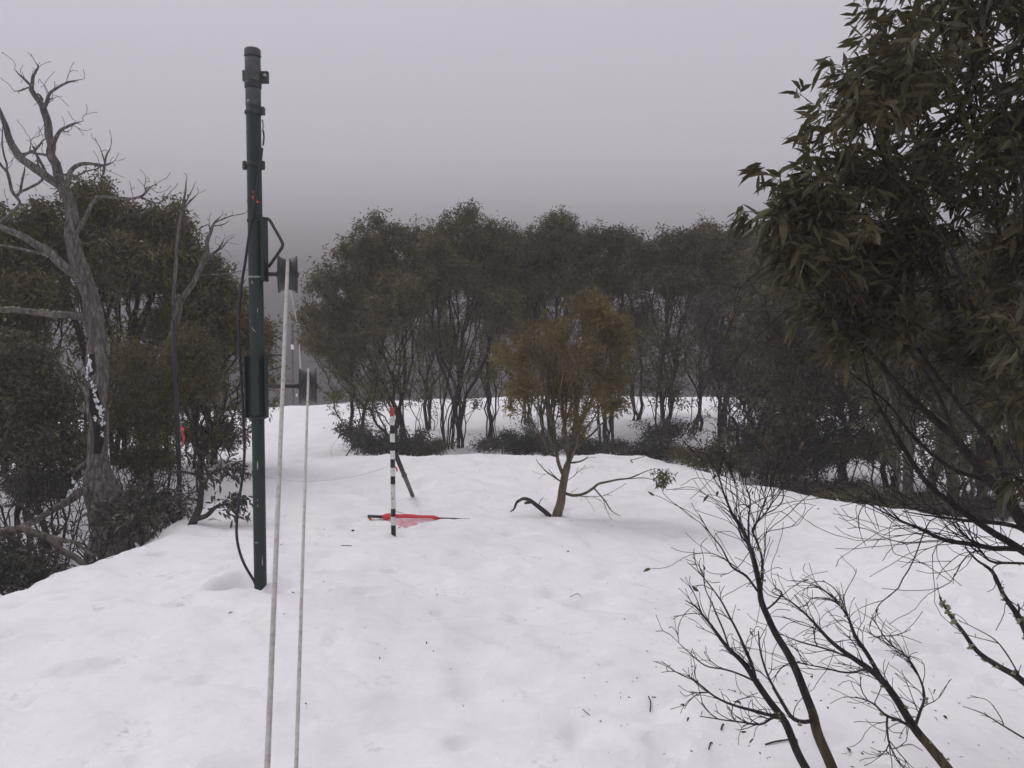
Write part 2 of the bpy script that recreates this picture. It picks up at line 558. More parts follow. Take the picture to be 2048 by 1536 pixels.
# orange paint dab, pale scuffs and rust chips on the paint
def dab(name, u0, v, su, sv, mat, tilt=0.0):
    n = 14
    a = np.linspace(0, 2 * pi, n, endpoint=False)
    rr = 1 + 0.35 * noise(np.cos(a) * 2 + u0, np.sin(a) * 2 + v, 0.5) * 2
    du = np.cos(a) * su * rr + tilt * np.sin(a) * sv
    dz = np.sin(a) * sv * rr
    R = (R1 if v < 838 else R2)
    out = []
    for k in range(n):
        th = np.clip(((u0 + du[k]) - 512) / (R / PX) if v < 838 else ((u0 + du[k]) - 521) / (R / PX), -0.95, 0.95)
        out.append((cx + R * th, cy - (R + 0.0015) * sqrt(1 - th * th) - 0.001, zv(v) + dz[k] * PX))
    th = np.clip((u0 - (512 if v < 838 else 521)) / (R / PX), -0.95, 0.95)
    out.append((cx + R * th, cy - (R + 0.002) * sqrt(1 - th * th) - 0.0015, zv(v)))
    mobj(name, out, None, [(n, k, (k + 1) % n) for k in range(n)], mat, pole)


dab('paint_mark', 517, 402, 4.5, 8, M_orange, -0.6)
dab('paint_mark', 514, 387, 1.6, 3, M_orange)
M_rust = material('rust', (0.07, 0.03, 0.018), rough=0.9, vary=[(0.35, (0.03, 0.02, 0.015)), (0.65, (0.11, 0.042, 0.02))], scale=80)
dab('rust_chip', 522, 493, 1.6, 4.0, M_rust)
dab('rust_chip', 517, 536, 1.2, 2.5, M_rust)
dab('rust_chip', 523, 1058, 2.0, 3.5, M_rust)
dab('rust_chip', 527, 1010, 1.5, 6, M_rust)
dab('scuff', 523, 930, 1.2, 9, M_scuff)
dab('scuff', 529, 1120, 0.8, 10, M_scuff)
dab('scuff', 518, 1082, 4, 1.5, M_scuff)
dab('scuff', 505, 205, 5, 3, M_scuff)

rs_ = np.random.default_rng(17)
for _ in range(16):                                     # scratches and chips in the paint
    v_ = rs_.uniform(240, 1150)
    dab('scuff' if rs_.random() < .6 else 'rust_chip', (512 if v_ < 838 else 521) + rs_.uniform(-9, 9), v_, rs_.uniform(.5, 1.2), rs_.uniform(1.5, 6), M_scuff if rs_.random() < .5 else M_rust, rs_.normal() * .3)

# pulleys: each wheel stands in the plane of its rope, which runs towards the camera
WHEEL_YAW = 14.0
W_PROFILE = [(0.0001, -0.40), (0.30, -0.40), (0.34, -0.50), (0.97, -0.50), (1.0, -0.47), (1.0, -0.43), (0.93, -0.36), (0.86, -0.16), (0.84, 0.0), (0.86, 0.16), (0.93, 0.36), (1.0, 0.43), (1.0, 0.47), (0.97, 0.50), (0.34, 0.50), (0.30, 0.40), (0.0001, 0.40)]


def pulley(u, v, wpx, rpx, depth, u_from, label, s=1.0):
    c = P(u, v, depth)
    px = depth / FPX
    root = empty('rope_pulley', c, label, 'pulley', 'rope-tow pulleys')
    pr = [(r * rpx * px, h * wpx * px) for r, h in W_PROFILE]
    V, Q, _ = lathe(pr, (0, 0, 0), 'x', 40)
    a = radians(WHEEL_YAW)
    Rz = np.array([[cos(a), -sin(a), 0], [sin(a), cos(a), 0], [0, 0, 1]])
    w = mobj('wheel', V @ Rz.T + c, Q, None, M_wheel, root)
    for h in (-0.5, 0.5):                                # rim hoops and hub caps
        V, Q, _ = lathe([((1.0) * rpx * px - 0.010, h * wpx * px - 0.003), (1.03 * rpx * px, h * wpx * px - 0.003), (1.03 * rpx * px, h * wpx * px + 0.003), (rpx * px - 0.010, h * wpx * px + 0.003)], (0, 0, 0), 'x', 40)
        mobj('rim', V @ Rz.T + c, Q, None, M_darksteel, w)
    V, Q, _ = lathe([(0.0001, -0.62 * wpx * px), (0.16 * rpx * px, -0.62 * wpx * px), (0.16 * rpx * px, 0.60 * wpx * px), (0.0001, 0.60 * wpx * px)], (0, 0, 0), 'x', 14)
    mobj('hub', V @ Rz.T + c, Q, None, M_darksteel, root)
    e = P(u_from, v, depth)
    e = e + np.array([0, -(c[0] - e[0]) * math.tan(a), 0])
    MB().add(*tube([e, (e + c) / 2, c], 4.0 * px * s, 12)).build('axle', M_darksteel, root)
    return root, c


M_wheel = material('wheel_steel', (0.05, 0.055, 0.055), rough=0.5, spec=0.4, vary=[(0.35, (0.020, 0.024, 0.023)), (0.55, (0.045, 0.05, 0.048)), (0.75, (0.10, 0.10, 0.095))], scale=18, bump=0.2, stretch=(6, 1, 1))
pu1, PU1 = pulley(575.5, 549, 35, 36, POLE_D, 534, 'upper pulley wheel on the green lift pole, beside the bent guard rod')
pu2, PU2 = pulley(616, 772, 32, 35, POLE_D, 538, 'lower pulley wheel on a long axle of the green lift pole')

# power cable hanging down the pole
cp = [(524, 296, -0.056), (520, 330, -0.062), (513, 380, -0.062), (506, 425, -0.058), (499, 465, -0.04), (491, 520, 0), (482, 580, 0), (478, 640, 0), (479, 700, 0), (484, 780, 0.01), (488, 860, 0.01), (489, 905, 0.01), (484, 960, 0), (477, 1010, 0), (473, 1060, -0.01), (477, 1095, -0.02), (487, 1125, -0.03), (499, 1147, -0.035), (510, 1166, -0.03), (516, 1185, -0.02)]
cable = MB().add(*tube(spline([P(u, v, POLE_D + d) for u, v, d in cp], 6), 2.75 * PX, 10)).build('power_cable', M_cable)
tag(cable, 'black power cable hanging in a long bow beside the green lift pole', 'cable')

# far tower down the slope
FT = 28.0
FPX2 = FT / FPX
fp = P(586.5, 800, FT)
far = empty('lift_pole', (fp[0], fp[1], gz(fp[0], fp[1])), 'distant grey lift pole with a small white plate, half lost in mist', 'pole')
c2 = (fp[0], fp[1])
zf = lambda v: P(586, v, FT)[2]
MB().add(*cyl(2.0 * FPX2, far.location.z - 0.4, zf(700), 14, c=c2)).build('lower_tube', M_galv, far)
MB().add(*cyl(2.8 * FPX2, zf(702), zf(647), 14, c=c2)).build('upper_tube', M_galv, far)
M_plate = material('white_plate', (0.75, 0.75, 0.76), rough=0.6)
MB().add(*box((c2[0] + 0.01, c2[1] - 0.07, zf(694)), (6 * FPX2, 0.02, 10 * FPX2))).build('white_plate', M_plate, far, False)
MB().add(*box((c2[0] + 8 * FPX2, c2[1] - 0.07, zf(790)), (3 * FPX2, 0.02, 6 * FPX2))).build('white_plate', M_plate, far, False)
MB().add(*tube([P(588, 662, FT), P(597, 662, FT)], 0.02, 8)).build('axle', M_darksteel, far)
fw, FW = pulley(597, 664, 2.6, 8.5, FT, 590, 'small distant pulley on the misty far lift pole', 0.4)


# twisted ropes
def rope(name, path, rad, pitch, label):
    p = spline(path, 4)
    seg = np.linalg.norm(np.diff(p, axis=0), axis=1)
    s = np.concatenate([[0], np.cumsum(seg)])
    t = np.arange(0, s[-1], min(pitch / 7, 0.012))
    # coarser where it is far away
    Pp = np.stack([np.interp(t, s, p[:, k]) for k in range(3)], -1)
    keep = np.ones(len(t), bool)
    farther = Pp[:, 1] > 6.5
    keep[farther] = (np.arange(farther.sum()) % 14 == 0)
    keep[-1] = True
    Pp, t = Pp[keep], t[keep]
    n = 15
    T = norm(np.gradient(Pp, axis=0))
    X = norm(np.cross(T, np.array([1.0, 0.02, 0.01])))
    Y = np.cross(T, X)
    a = np.linspace(0, 2 * pi, n, endpoint=False)
    ph = (t / pitch * 2 * pi)[:, None]
    rr = rad * (0.80 + 0.24 * np.abs(np.cos(1.5 * (a[None] + ph))) ** 0.7) * (1 + 0.03 * noise(t * 25, 0.3)[:, None])
    ring = X[:, None] * np.cos(a)[None, :, None] + Y[:, None] * np.sin(a)[None, :, None]
    V = (Pp[:, None] + ring * rr[..., None]).reshape(-1, 3)
    m = len(Pp)
    i = np.arange(m - 1)[:, None] * n
    j = np.arange(n)[None]
    Q = np.stack([i + j, i + (j + 1) % n, i + n + (j + 1) % n, i + n + j], -1).reshape(-1, 4)
    o = mobj(name, V, Q, None, M_rope)
    return tag(o, label, 'rope', 'tow ropes')


def rope_path(c, rpx, u_off, bot, tail, exit_pt, back_off=0.0):
    """From the far tower over the back of the wheel, over its top and down to the snow by the camera."""
    r = rpx * PX * 0.86 + 0.011
    ax = np.array([cos(radians(WHEEL_YAW)), sin(radians(WHEEL_YAW)), 0])
    hd = np.array([-ax[1], ax[0], 0])
    cc = np.asarray(c) + ax * u_off * PX
    front = np.array([P(*bot[:2], bot[2])[k] for k in range(3)])
    top = []
    for a in np.linspace(radians(-25), radians(150), 15):         # up the back of the groove, over the top, to the front
        side = back_off * PX * max(0.0, 1 - (degrees(a) + 25) / 75)
        top.append(cc + ax * side + hd * (r + (0.012 if side else 0)) * cos(a) + np.array([0, 0, r * sin(a)]))
    back = [np.array(exit_pt) + (np.array(top[0]) - np.array(exit_pt)) * f for f in (0, 0.3, 0.6, 0.85, 0.97)]
    s = np.array(top[-1])
    line = [s + (front - s) * f + np.array([0, 0, -0.012 * sin(pi * f)]) for f in (0.08, 0.2, 0.4, 0.6, 0.8, 1.0)]
    d = front - s
    ext = [front + d * 0.06]
    gx, gy = ext[-1][0] + tail * 0.3, ext[-1][1] - 0.5
    ext += [np.array([gx, gy, max(gz(gx, gy) + 0.012, ext[-1][2] - 0.16)]), np.array([gx + tail, gy - 1.2, gz(gx + tail, gy - 1.2) + 0.01]), np.array([gx + 2 * tail, gy - 4, gz(gx + 2 * tail, gy - 4) + 0.01])]
    return back + top + line + ext


r1 = rope('tow_rope', rope_path(PU1, 36, 1.0, (534, 1545, POLE_D * 0.525), -0.05, P(596, 656, FT) + np.array([0, 0, 0.0])), 0.0112, 0.062, 'thicker tow rope running over the upper pulley wheel')
r2 = rope('tow_rope', rope_path(PU2, 35, 1.0, (592, 1545, POLE_D * 0.525), 0.02, P(598, 671, FT), -15.0), 0.0078, 0.045, 'thinner tow rope running over the lower pulley wheel')

# ------------------------------------------------------------------ striped marker pole, strut, fallen flag, string
M_white = material('white_band', (0.70, 0.72, 0.66), rough=0.6, vary=[(0.3, (0.50, 0.50, 0.45)), (0.5, (0.70, 0.72, 0.66)), (0.8, (0.74, 0.75, 0.70))], scale=30)
M_black = material('black_band', (0.02, 0.018, 0.022), rough=0.5, vary=[(0.3, (0.012, 0.011, 0.014)), (0.7, (0.035, 0.032, 0.036))], scale=30)
M_red = material('red_band', (0.50, 0.08, 0.07), rough=0.6, vary=[(0.3, (0.35, 0.06, 0.06)), (0.7, (0.55, 0.11, 0.09))], scale=30)
SD = STRIPE[1]
SP = SD / FPX
mk = empty('striped_pole', (STRIPE[0], STRIPE[1], gz(STRIPE[0], STRIPE[1])), 'slim black and white banded marker pole with a red top', 'marker pole')
edges = [(1080, 1050, M_black), (1050, 1033, M_white), (1033, 1017, M_black), (1017, 968, M_white), (968, 952, M_black), (952, 935, M_white), (935, 918, M_black), (918, 901, M_white), (901, 884, M_black), (884, 867, M_white), (867, 850, M_black), (850, 832.5, M_white), (832.5, 815, M_red)]
lean = lambda v: (STRIPE[0] - (1066 - v) * 0.0004 * SP * 10, STRIPE[1])
for k, (v0, v1, m) in enumerate(edges):
    z0, z1 = P(787, v0, SD)[2], P(787, v1, SD)[2]
    r = (4.75 + (0.06 if k % 2 else 0.0)) * SP
    c0, c1 = lean(v0), lean(v1)
    if v1 == 815:
        V, Q, T = tube([(c0[0], c0[1], z0), (c1[0], c1[1], z1 - 0.005), (c1[0], c1[1], z1)], [r, r, r * 0.93], 20)
    else:
        V, Q, T = tube([(c0[0], c0[1], z0), (c1[0], c1[1], z1)], r, 20, cap=False)
    MB().add(V, Q, T).build('band', m, mk)
for (v, w, h, s) in ((986, 0.9, 2.6, -2.2), (997, 1.5, 2.2, -1.2), (992, 0.7, 1.4, 1.0)):
    a = np.linspace(0, 2 * pi, 9, endpoint=False)
    q = P(787, v, SD)
    V = [(lean(v)[0] + (s + w * cos(t)) * SP, STRIPE[1] - 4.86 * SP * sqrt(max(0.05, 1 - ((s + w * cos(t)) / 4.9) ** 2)) - 0.001, q[2] + h * sin(t) * SP) for t in a]
    mobj('paint_smear', V, None, [(0, k, k + 1) for k in range(1, 8)], M_orange, mk)
tape_m = material('pink_tape', (0.85, 0.08, 0.10), rough=0.5, spec=0.4, vary=[(0.3, (0.75, 0.05, 0.08)), (0.7, (0.9, 0.16, 0.16))], scale=20, trans=0.3)


def ribbon(name, pts, width, mat, parent=None, side=(1, 0.3, 0), thick=0.0015):
    p = spline(pts, 5)
    s = norm(np.asarray(side, float))
    tw = np.linspace(0, 1.2, len(p))
    sd = s[None] * np.cos(tw)[:, None] + np.array([0, 1.0, 0])[None] * np.sin(tw)[:, None] * 0.7
    w = width * (0.85 + 0.25 * np.sin(np.linspace(0, 7, len(p))))[:, None] / 2
    n_ = norm(np.cross(sd, np.gradient(p, axis=0)))
    V = np.concatenate([p - sd * w + n_ * thick, p + sd * w + n_ * thick, p + sd * w - n_ * thick, p - sd * w - n_ * thick])
    m = len(p)
    Q = []
    for k in range(m - 1):
        for r in range(4):
            a, b_ = r * m + k, ((r + 1) % 4) * m + k
            Q.append((a, b_, b_ + 1, a + 1))
    return mobj(name, V, Q, None, mat, parent)


st = G(825, 991)
strut = empty('leaning_strut', st, 'black strut leaning on the striped marker pole from behind', 'strut')
topp = P(789, 903, SD + 0.05)
dirn = norm(st - topp)
MB().add(*tube([topp, topp + (st - topp) * 0.5, st + dirn * 0.0], 4.0 * st[1] / FPX, 12)).build('rod', M_black, strut)
mid = topp + (st - topp) * 0.48
MB().add(*tube([mid - dirn * 0.02, mid + dirn * 0.02], 4.9 * st[1] / FPX, 12)).build('clip', M_galv, strut)
tp = ribbon('tape_tie', [P(790, 933, SD - 0.0), P(793, 937, SD + 0.01), P(794.5, 943, SD + 0.01)], 0.022, tape_m)
tag(tp, 'scrap of pink tape tied at the middle of the striped pole', 'tape')

# fallen flag: dark pole lying on the snow with pink-red fabric rolled round it
M_flag = material('pink_red_fabric', (0.78, 0.06, 0.09), rough=0.8, spec=0.1, vary=[(0.3, (0.72, 0.045, 0.07)), (0.6, (0.80, 0.10, 0.12)), (0.8, (0.80, 0.25, 0.26))], scale=9, trans=0.15)
M_flag_pale = material('snowed_pink_fabric', (0.72, 0.33, 0.35), rough=0.9, spec=0.05, vary=[(0.35, (0.75, 0.30, 0.33)), (0.6, (0.78, 0.62, 0.64))], scale=10, trans=0.2)
fa, fb = G(735, 1043), G(937, 1046)
FD = (fa[1] + fb[1]) / 2 + 0.1
fpx = FD / FPX
fl = empty('fallen_flag', (fa + fb) / 2, 'pink-red flag on a black pole lying flat on the snow', 'flag')


def lay(u, up=0.02, dy=0.0):
    q = G(u, 1043 + (u - 735) * 3.0 / 202)
    y = FD + dy
    x = (u - 1024) / FPX * FD
    return np.array([x, y, gz(x, y) + up])


za = [lay(u, 0.0) for u in (735, 800, 870, 937)]
base_z = max(q[2] for q in za)
L0, L1 = lay(733), lay(937)
L0[2] = P(733, 1041, FD)[2]; L1[2] = P(937, 1046, FD)[2]
gzmax = max(gz(L0[0] + (L1[0] - L0[0]) * f, FD) - (L0[2] + (L1[2] - L0[2]) * f) for f in np.linspace(0, 1, 12))
L0[2] += gzmax - 0.0; L1[2] += gzmax - 0.004
on = lambda u: L0 + (L1 - L0) * ((u - 733) / 204.0)
MB().add(*tube([on(733), on(755), on(772)], 3.0 * fpx, 12)).build('pole_butt', M_black, fl)
MB().add(*tube([on(772), on(880), on(905), on(930)], [2.6 * fpx, 2.2 * fpx, 1.8 * fpx, 1.6 * fpx], 10)).build('pole', M_black, fl)
MB().add(*tube([on(930), on(934) + (0, 0, -0.002), on(938) + (0, 0, 0.006)], [1.6 * fpx, 1.2 * fpx, 0.6 * fpx], 8)).build('pole_tip', M_galv, fl)
# rolled cloth
us = np.linspace(764, 876, 40)
V, Q = [], []
n = 14
for k, u in enumerate(us):
    f = k / 39
    c = on(u) + np.array([0, -0.012, 0.002])
    h = (7.2 - 1.2 * f) * fpx * (0.6 + 0.4 * min(1, f * 12)) * (1 if f < 0.9 else 1 - (f - 0.9) * 5)
    for j in range(n):
        a = 2 * pi * j / n
        w = 1 + 0.12 * noise(u * 0.08, a * 1.2, 2.0) + 0.06 * sin(3 * a + u * 0.12)
        V.append(c + np.array([0, cos(a) * h * 1.1 * w, sin(a) * h * w * 0.95]))
for k in range(39):
    for j in range(n):
        Q.append((k * n + j, k * n + (j + 1) % n, (k + 1) * n + (j + 1) % n, (k + 1) * n + j))
mobj('rolled_cloth', V, Q, None, M_flag, fl)
# loose flap spreading over the snow in front
nu, nv_ = 26, 12
V, Q = [], []
for k in range(nu):
    f = k / (nu - 1)
    u = 772 + 102 * f
    depth_y = 0.42 * (sin(pi * min(1, f * 1.02)) ** 0.7) * (0.55 + 0.45 * sin(pi * (0.15 + f * 0.8)))
    for j in range(nv_):
        g = j / (nv_ - 1)
        c = on(u)
        x, y = c[0] + 0.02 * noise(u * 0.1, g * 3), c[1] - 0.02 - depth_y * g
        z0 = c[2] + 0.012
        z = gz(x, y) + 0.010 - 0.030 * g * g + 0.008 * noise(u * 0.09, g * 4, 7.0)
        z = z0 * (1 - min(1, g * 4)) + z * min(1, g * 4)
        V.append((x, y, z))
for k in range(nu - 1):
    for j in range(nv_ - 1):
        a = k * nv_ + j
        Q.append((a, a + 1, a + nv_ + 1, a + nv_))
mobj('flap', V, Q, None, M_flag_pale, fl)
ribbon('tie_cord', [on(752) + (0, -0.02, 0.015), on(760) + (0, -0.03, -0.01), on(770) + (0, -0.02, 0.02), on(785) + (0, 0.03, 0.045), on(805) + (0, 0.02, 0.035)], 0.006, M_black, fl)
ribbon('orange_tag', [on(737) + (0, -0.03, -0.008), on(742) + (0, -0.05, -0.022), on(748) + (0, -0.04, -0.018)], 0.026, M_orange, fl)

# ------------------------------------------------------------------ vegetation: growth, tubes, leaves
class Skel:
    """A branching skeleton. Nodes are added parent first; radii follow the pipe model unless given."""
    def __init__(self, cap=24000):
        self.P = np.zeros((cap, 3)); self.D = np.zeros((cap, 3)); self.par = np.full(cap, -1); self.pl = np.zeros(cap)
        self.rfix = np.zeros(cap); self.stem = np.zeros(cap, int); self.n = 0; self.tips = []; self.nostart = np.zeros(cap, bool)

    def node(self, p, par, r=0.0, stem=0):
        k = self.n
        self.P[k] = p; self.par[k] = par; self.rfix[k] = r; self.stem[k] = stem
        if par >= 0:
            d = self.P[k] - self.P[par]
            L = np.linalg.norm(d)
            self.pl[k] = self.pl[par] + L
            self.D[k] = d / max(L, 1e-9)
        else:
            self.D[k] = (0, 0, 1)
        self.n += 1
        return k

    def path(self, pts, rad=None, par=-1, stem=None, smooth=3, wob=0.0, rng=None):
        """Traced limb: world points with radii."""
        pts = np.asarray(pts, float)
        if par >= 0:
            pts = np.vstack([self.P[par], pts])
            if rad is not None: rad = [rad[0]] + list(rad)
        q = spline(pts, smooth)
        if rad is not None:
            r = np.interp(np.linspace(0, 1, len(q)), np.linspace(0, 1, len(pts)), rad)
        else:
            r = np.zeros(len(q))
        if wob:
            q = q + wob * np.stack([noise(q[:, 0] * 7, q[:, 2] * 7, k + 0.5) for k in range(3)], -1)
        st = (self.stem[par] if par >= 0 else 0) if stem is None else stem
        k = par
        first = None
        for i in range(0 if par < 0 else 1, len(q)):
            k = self.node(q[i], k, r[i], st)
            first = k if first is None else first
        return first, k

    def near(self, p):
        return int(np.argmin(np.linalg.norm(self.P[:self.n] - np.asarray(p), axis=1)))

    def grow(self, targets, bf=0.45, seg=0.15, bend=0.35, jit=0.08, turn=0.7, rng=None, up=0.0, tropism=None, lo=0):
        rng = rng or RNG
        for t in targets:
            n = self.n
            d = t - self.P[lo:n]
            L = np.linalg.norm(d, axis=1) + 1e-6
            cosd = np.einsum('ij,ij->i', d, self.D[lo:n]) / L
            cost = L * (1 + turn * (1 - cosd)) + bf * self.pl[lo:n] + 10 * self.nostart[lo:n]
            i = lo + int(np.argmin(cost))
            L = L[i - lo]
            m = max(1, int(math.ceil(L / seg)))
            p0 = self.P[i]
            ctrl = p0 + (self.D[i] * (1 - up) + np.array([0, 0, up])) * L * bend
            k = i
            off = rng.normal(size=3) * jit * L
            for s in range(1, m + 1):
                f = s / m
                q = (1 - f) ** 2 * p0 + 2 * f * (1 - f) * ctrl + f * f * t + off * sin(pi * f) * (1 if s < m else 0) + rng.normal(size=3) * 0.012 * min(L, 0.5)
                k = self.node(q, k, 0, self.stem[i])
            self.tips.append(k)

    def whips(self, starts, length, rng, bias, follow=0.9, spread=0.3, seg=0.03, wav=0.25):
        """Long wavy shoots that keep close to the line of their branch."""
        first = self.n
        for i in starts:
            d = norm(self.D[i] * follow + np.asarray(bias) * 0.5 + rng.normal(size=3) * spread)
            L = length * rng.uniform(0.35, 1.0)
            m = max(3, int(L / seg))
            k, p = int(i), self.P[i].copy()
            ph = rng.normal(size=3)
            for s in range(m):
                ph = ph * 0.75 + rng.normal(size=3) * 0.6
                d = norm(d + np.asarray(bias) * 0.05 + ph * wav)
                p = p + d * (L / m)
                k = self.node(p, k, 0, self.stem[i])
            self.tips.append(k)
        return first

    def radii(self, tip=0.0025, p=2.3):
        n = self.n
        acc = np.zeros(n)
        r = np.zeros(n)
        for k in range(n - 1, -1, -1):
            r[k] = max(acc[k] ** (1 / p) if acc[k] > 0 else tip, tip)
            if self.rfix[k] > 0: r[k] = self.rfix[k]
            if self.par[k] >= 0: acc[self.par[k]] += r[k] ** p
        self.r = r
        main = np.full(n, -1)
        for k in range(n - 1, 0, -1):
            q = self.par[k]
            if q >= 0 and (main[q] < 0 or r[k] > r[main[q]]): main[q] = k
        self.main = main
        return r

    def tubes(self, sel=None, rmin=0.0, lift=None, sides=None):
        """Edges as tapered tubes, V and Q. sel: mask over nodes (edge = parent to node)."""
        n = self.n
        r, par, main = self.r, self.par[:n], self.main
        e = np.arange(n)[par >= 0]
        if sel is not None: e = e[sel[e]]
        if len(e) == 0: return None
        Pn = self.P[:n]
        T = self.D[:n].copy()
        has = main >= 0
        T[has] = norm(self.D[:n][has] + self.D[main[has]])
        out = MB()
        for lo, hi, k in ((0, 0.006, 3), (0.006, 0.018, 5), (0.018, 0.05, 8), (0.05, 9, 14)):
            ee = e[(r[e] >= lo) & (r[e] < hi)]
            if len(ee) == 0: continue
            q = par[ee]
            ismain = main[q] == ee
            T0 = np.where(ismain[:, None], T[q], self.D[ee])
            T0[par[q] < 0] = self.D[ee][par[q] < 0]
            T1 = T[ee]
            r0 = np.where(ismain, np.minimum(r[q], r[ee] * 1.6 + 0.002), np.minimum(r[q] * 0.9, r[ee] * 1.25))
            r1 = r[ee]
            a = np.linspace(0, 2 * pi, k, endpoint=False)
            ca, sa = np.cos(a)[None, :, None], np.sin(a)[None, :, None]
            X0, Y0 = frame_of(T0); X1, Y1 = frame_of(T1)
            A = Pn[q][:, None] + (X0[:, None] * ca + Y0[:, None] * sa) * r0[:, None, None]
            B = Pn[ee][:, None] + (X1[:, None] * ca + Y1[:, None] * sa) * r1[:, None, None]
            V = np.concatenate([A, B], 1).reshape(-1, 3)
            base = np.arange(len(ee))[:, None] * 2 * k
            j = np.arange(k)[None]
            Q = np.stack([base + j, base + (j + 1) % k, base + k + (j + 1) % k, base + k + j], -1).reshape(-1, 4)
            out.add(V, Q)
        return out


def in_ellipsoids(ells, n, rng, shell=0.55, low=0.5):
    """Sample n points in a union of ellipsoids (centre, radii), biased to the outer, upper part."""
    vol = np.array([r[0] * r[1] * r[2] for c, r in ells]) ** 0.8
    vol = vol / vol.sum()
    pts = []
    for k in rng.choice(len(ells), n, p=vol):
        c, r = ells[k]
        while True:
            d = rng.normal(size=3)
            d /= np.linalg.norm(d)
            if d[2] > -0.2 or rng.random() < low: break
        rad = shell + (1 - shell) * rng.random() if rng.random() < 0.75 else rng.random() ** 0.5
        pts.append(np.asarray(c) + d * rad * np.asarray(r))
    return np.array(pts)


def leaf_mesh(base, dirs, L, W, rng, droop=0.25, detail=False):
    """Lance-shaped leaves. 4 vertices each far off; a curled 8-vertex blade when near."""
    n = len(base)
    up = rng.normal(size=(n, 3))
    side = norm(np.cross(dirs, up))
    nrm = np.cross(side, dirs)
    L = np.broadcast_to(L, (n,))[:, None]; W = np.broadcast_to(W, (n,))[:, None]
    down = np.array([0, 0, -1.0])
    if not detail:
        m = base + dirs * L * 0.45 + nrm * L * 0.05
        V = np.stack([base, m - side * W / 2, base + dirs * L + down * L * droop, m + side * W / 2], 1).reshape(-1, 3)
        Q = np.arange(n)[:, None] * 4 + np.array([[0, 1, 2, 3]])
        return V, Q, None
    rows = []
    curl = rng.normal(0, 0.10, (n, 1))
    prof_ = ((0.0, 0.06), (0.10, 0.10), (0.28, 0.80), (0.5, 1.0), (0.75, 0.66), (1.0, 0.03)) if n < 50 else ((0.0, 0.08), (0.25, 0.75), (0.6, 0.95), (1.0, 0.03))
    for f, w in prof_:
        c = base + dirs * L * f + down * L * droop * f * f + nrm * L * curl * sin(pi * f) + side * L * 0.10 * curl * 6 * f * f * 0.3
        rows.append(c - side * W * w / 2 + nrm * W * 0.14 * w)
        rows.append(c)
        rows.append(c + side * W * w / 2 + nrm * W * 0.14 * w)
    V = np.stack(rows, 1).reshape(-1, 3)
    m_ = len(prof_)
    b = np.arange(n)[:, None] * 3 * m_
    Q = np.concatenate([b + np.array([[3 * k + o, 3 * k + o + 1, 3 * k + o + 4, 3 * k + o + 3]]) for k in range(m_ - 1) for o in (0, 1)], 0)
    return V, Q, None


def bark(name, dark, mid, light, scale=9.0):
    return material(name, mid, rough=0.9, spec=0.15, vary=[(0.30, dark), (0.5, mid), (0.72, light)], scale=scale, bump=0.6, bump_scale=45, stretch=(2.2, 2.2, 0.45))


def leafm(name, cols, rough=0.5, spec=0.35, trans=0.12):
    return material(name, cols[0], rough=rough, spec=spec, island=[(k / (len(cols) - 1), c) for k, c in enumerate(cols)], vary=[(0.36, tuple(c * 0.7 for c in cols[0])), (0.62, tuple(c * 1.1 for c in cols[-1]))], scale=2.6, trans=trans)


B_dark = bark('dark_bark', (0.018, 0.014, 0.013), (0.036, 0.028, 0.026), (0.075, 0.062, 0.056))
B_mid = bark('brown_bark', (0.024, 0.018, 0.017), (0.055, 0.042, 0.038), (0.11, 0.092, 0.082))
B_pale = bark('pale_bark', (0.05, 0.04, 0.034), (0.12, 0.10, 0.085), (0.24, 0.21, 0.18))
B_tan = bark('tan_bark', (0.045, 0.033, 0.023), (0.12, 0.092, 0.062), (0.20, 0.16, 0.115))
B_dead = bark('weathered_grey_wood', (0.035, 0.029, 0.027), (0.115, 0.098, 0.090), (0.27, 0.235, 0.22), 16.0)
L_olive = leafm('olive_leaves', [(0.050, 0.041, 0.013), (0.096, 0.076, 0.022), (0.148, 0.110, 0.030), (0.098, 0.088, 0.029), (0.19, 0.133, 0.038)])
L_brown = leafm('brown_olive_leaves', [(0.050, 0.039, 0.016), (0.090, 0.066, 0.026), (0.132, 0.093, 0.035), (0.096, 0.079, 0.032)])
L_dark = leafm('dark_green_leaves', [(0.026, 0.029, 0.019), (0.044, 0.048, 0.032), (0.064, 0.064, 0.042), (0.088, 0.084, 0.062)])
L_gold = leafm('golden_olive_leaves', [(0.085, 0.070, 0.023), (0.135, 0.106, 0.032), (0.19, 0.138, 0.038), (0.118, 0.102, 0.036), (0.235, 0.155, 0.042)], trans=0.2)
L_near = leafm('grey_green_leaves', [(0.044, 0.040, 0.018), (0.064, 0.058, 0.027), (0.092, 0.072, 0.029), (0.070, 0.070, 0.040), (0.115, 0.085, 0.034)], rough=0.5, spec=0.25, trans=0.16)
M_lichen = material('lichen', (0.32, 0.31, 0.20), rough=1.0, spec=0.0, vary=[(0.3, (0.16, 0.16, 0.09)), (0.6, (0.38, 0.37, 0.24))], scale=60)
M_snowbit = material('clinging_snow', (0.8, 0.8, 0.82), rough=0.8, spec=0.2)


def ell(u, v, ru, rv, depth, rd=None):
    px = depth / FPX
    return (P(u, v, depth), (ru * px, (rd if rd else (ru + rv) / 2 * px), rv * px))


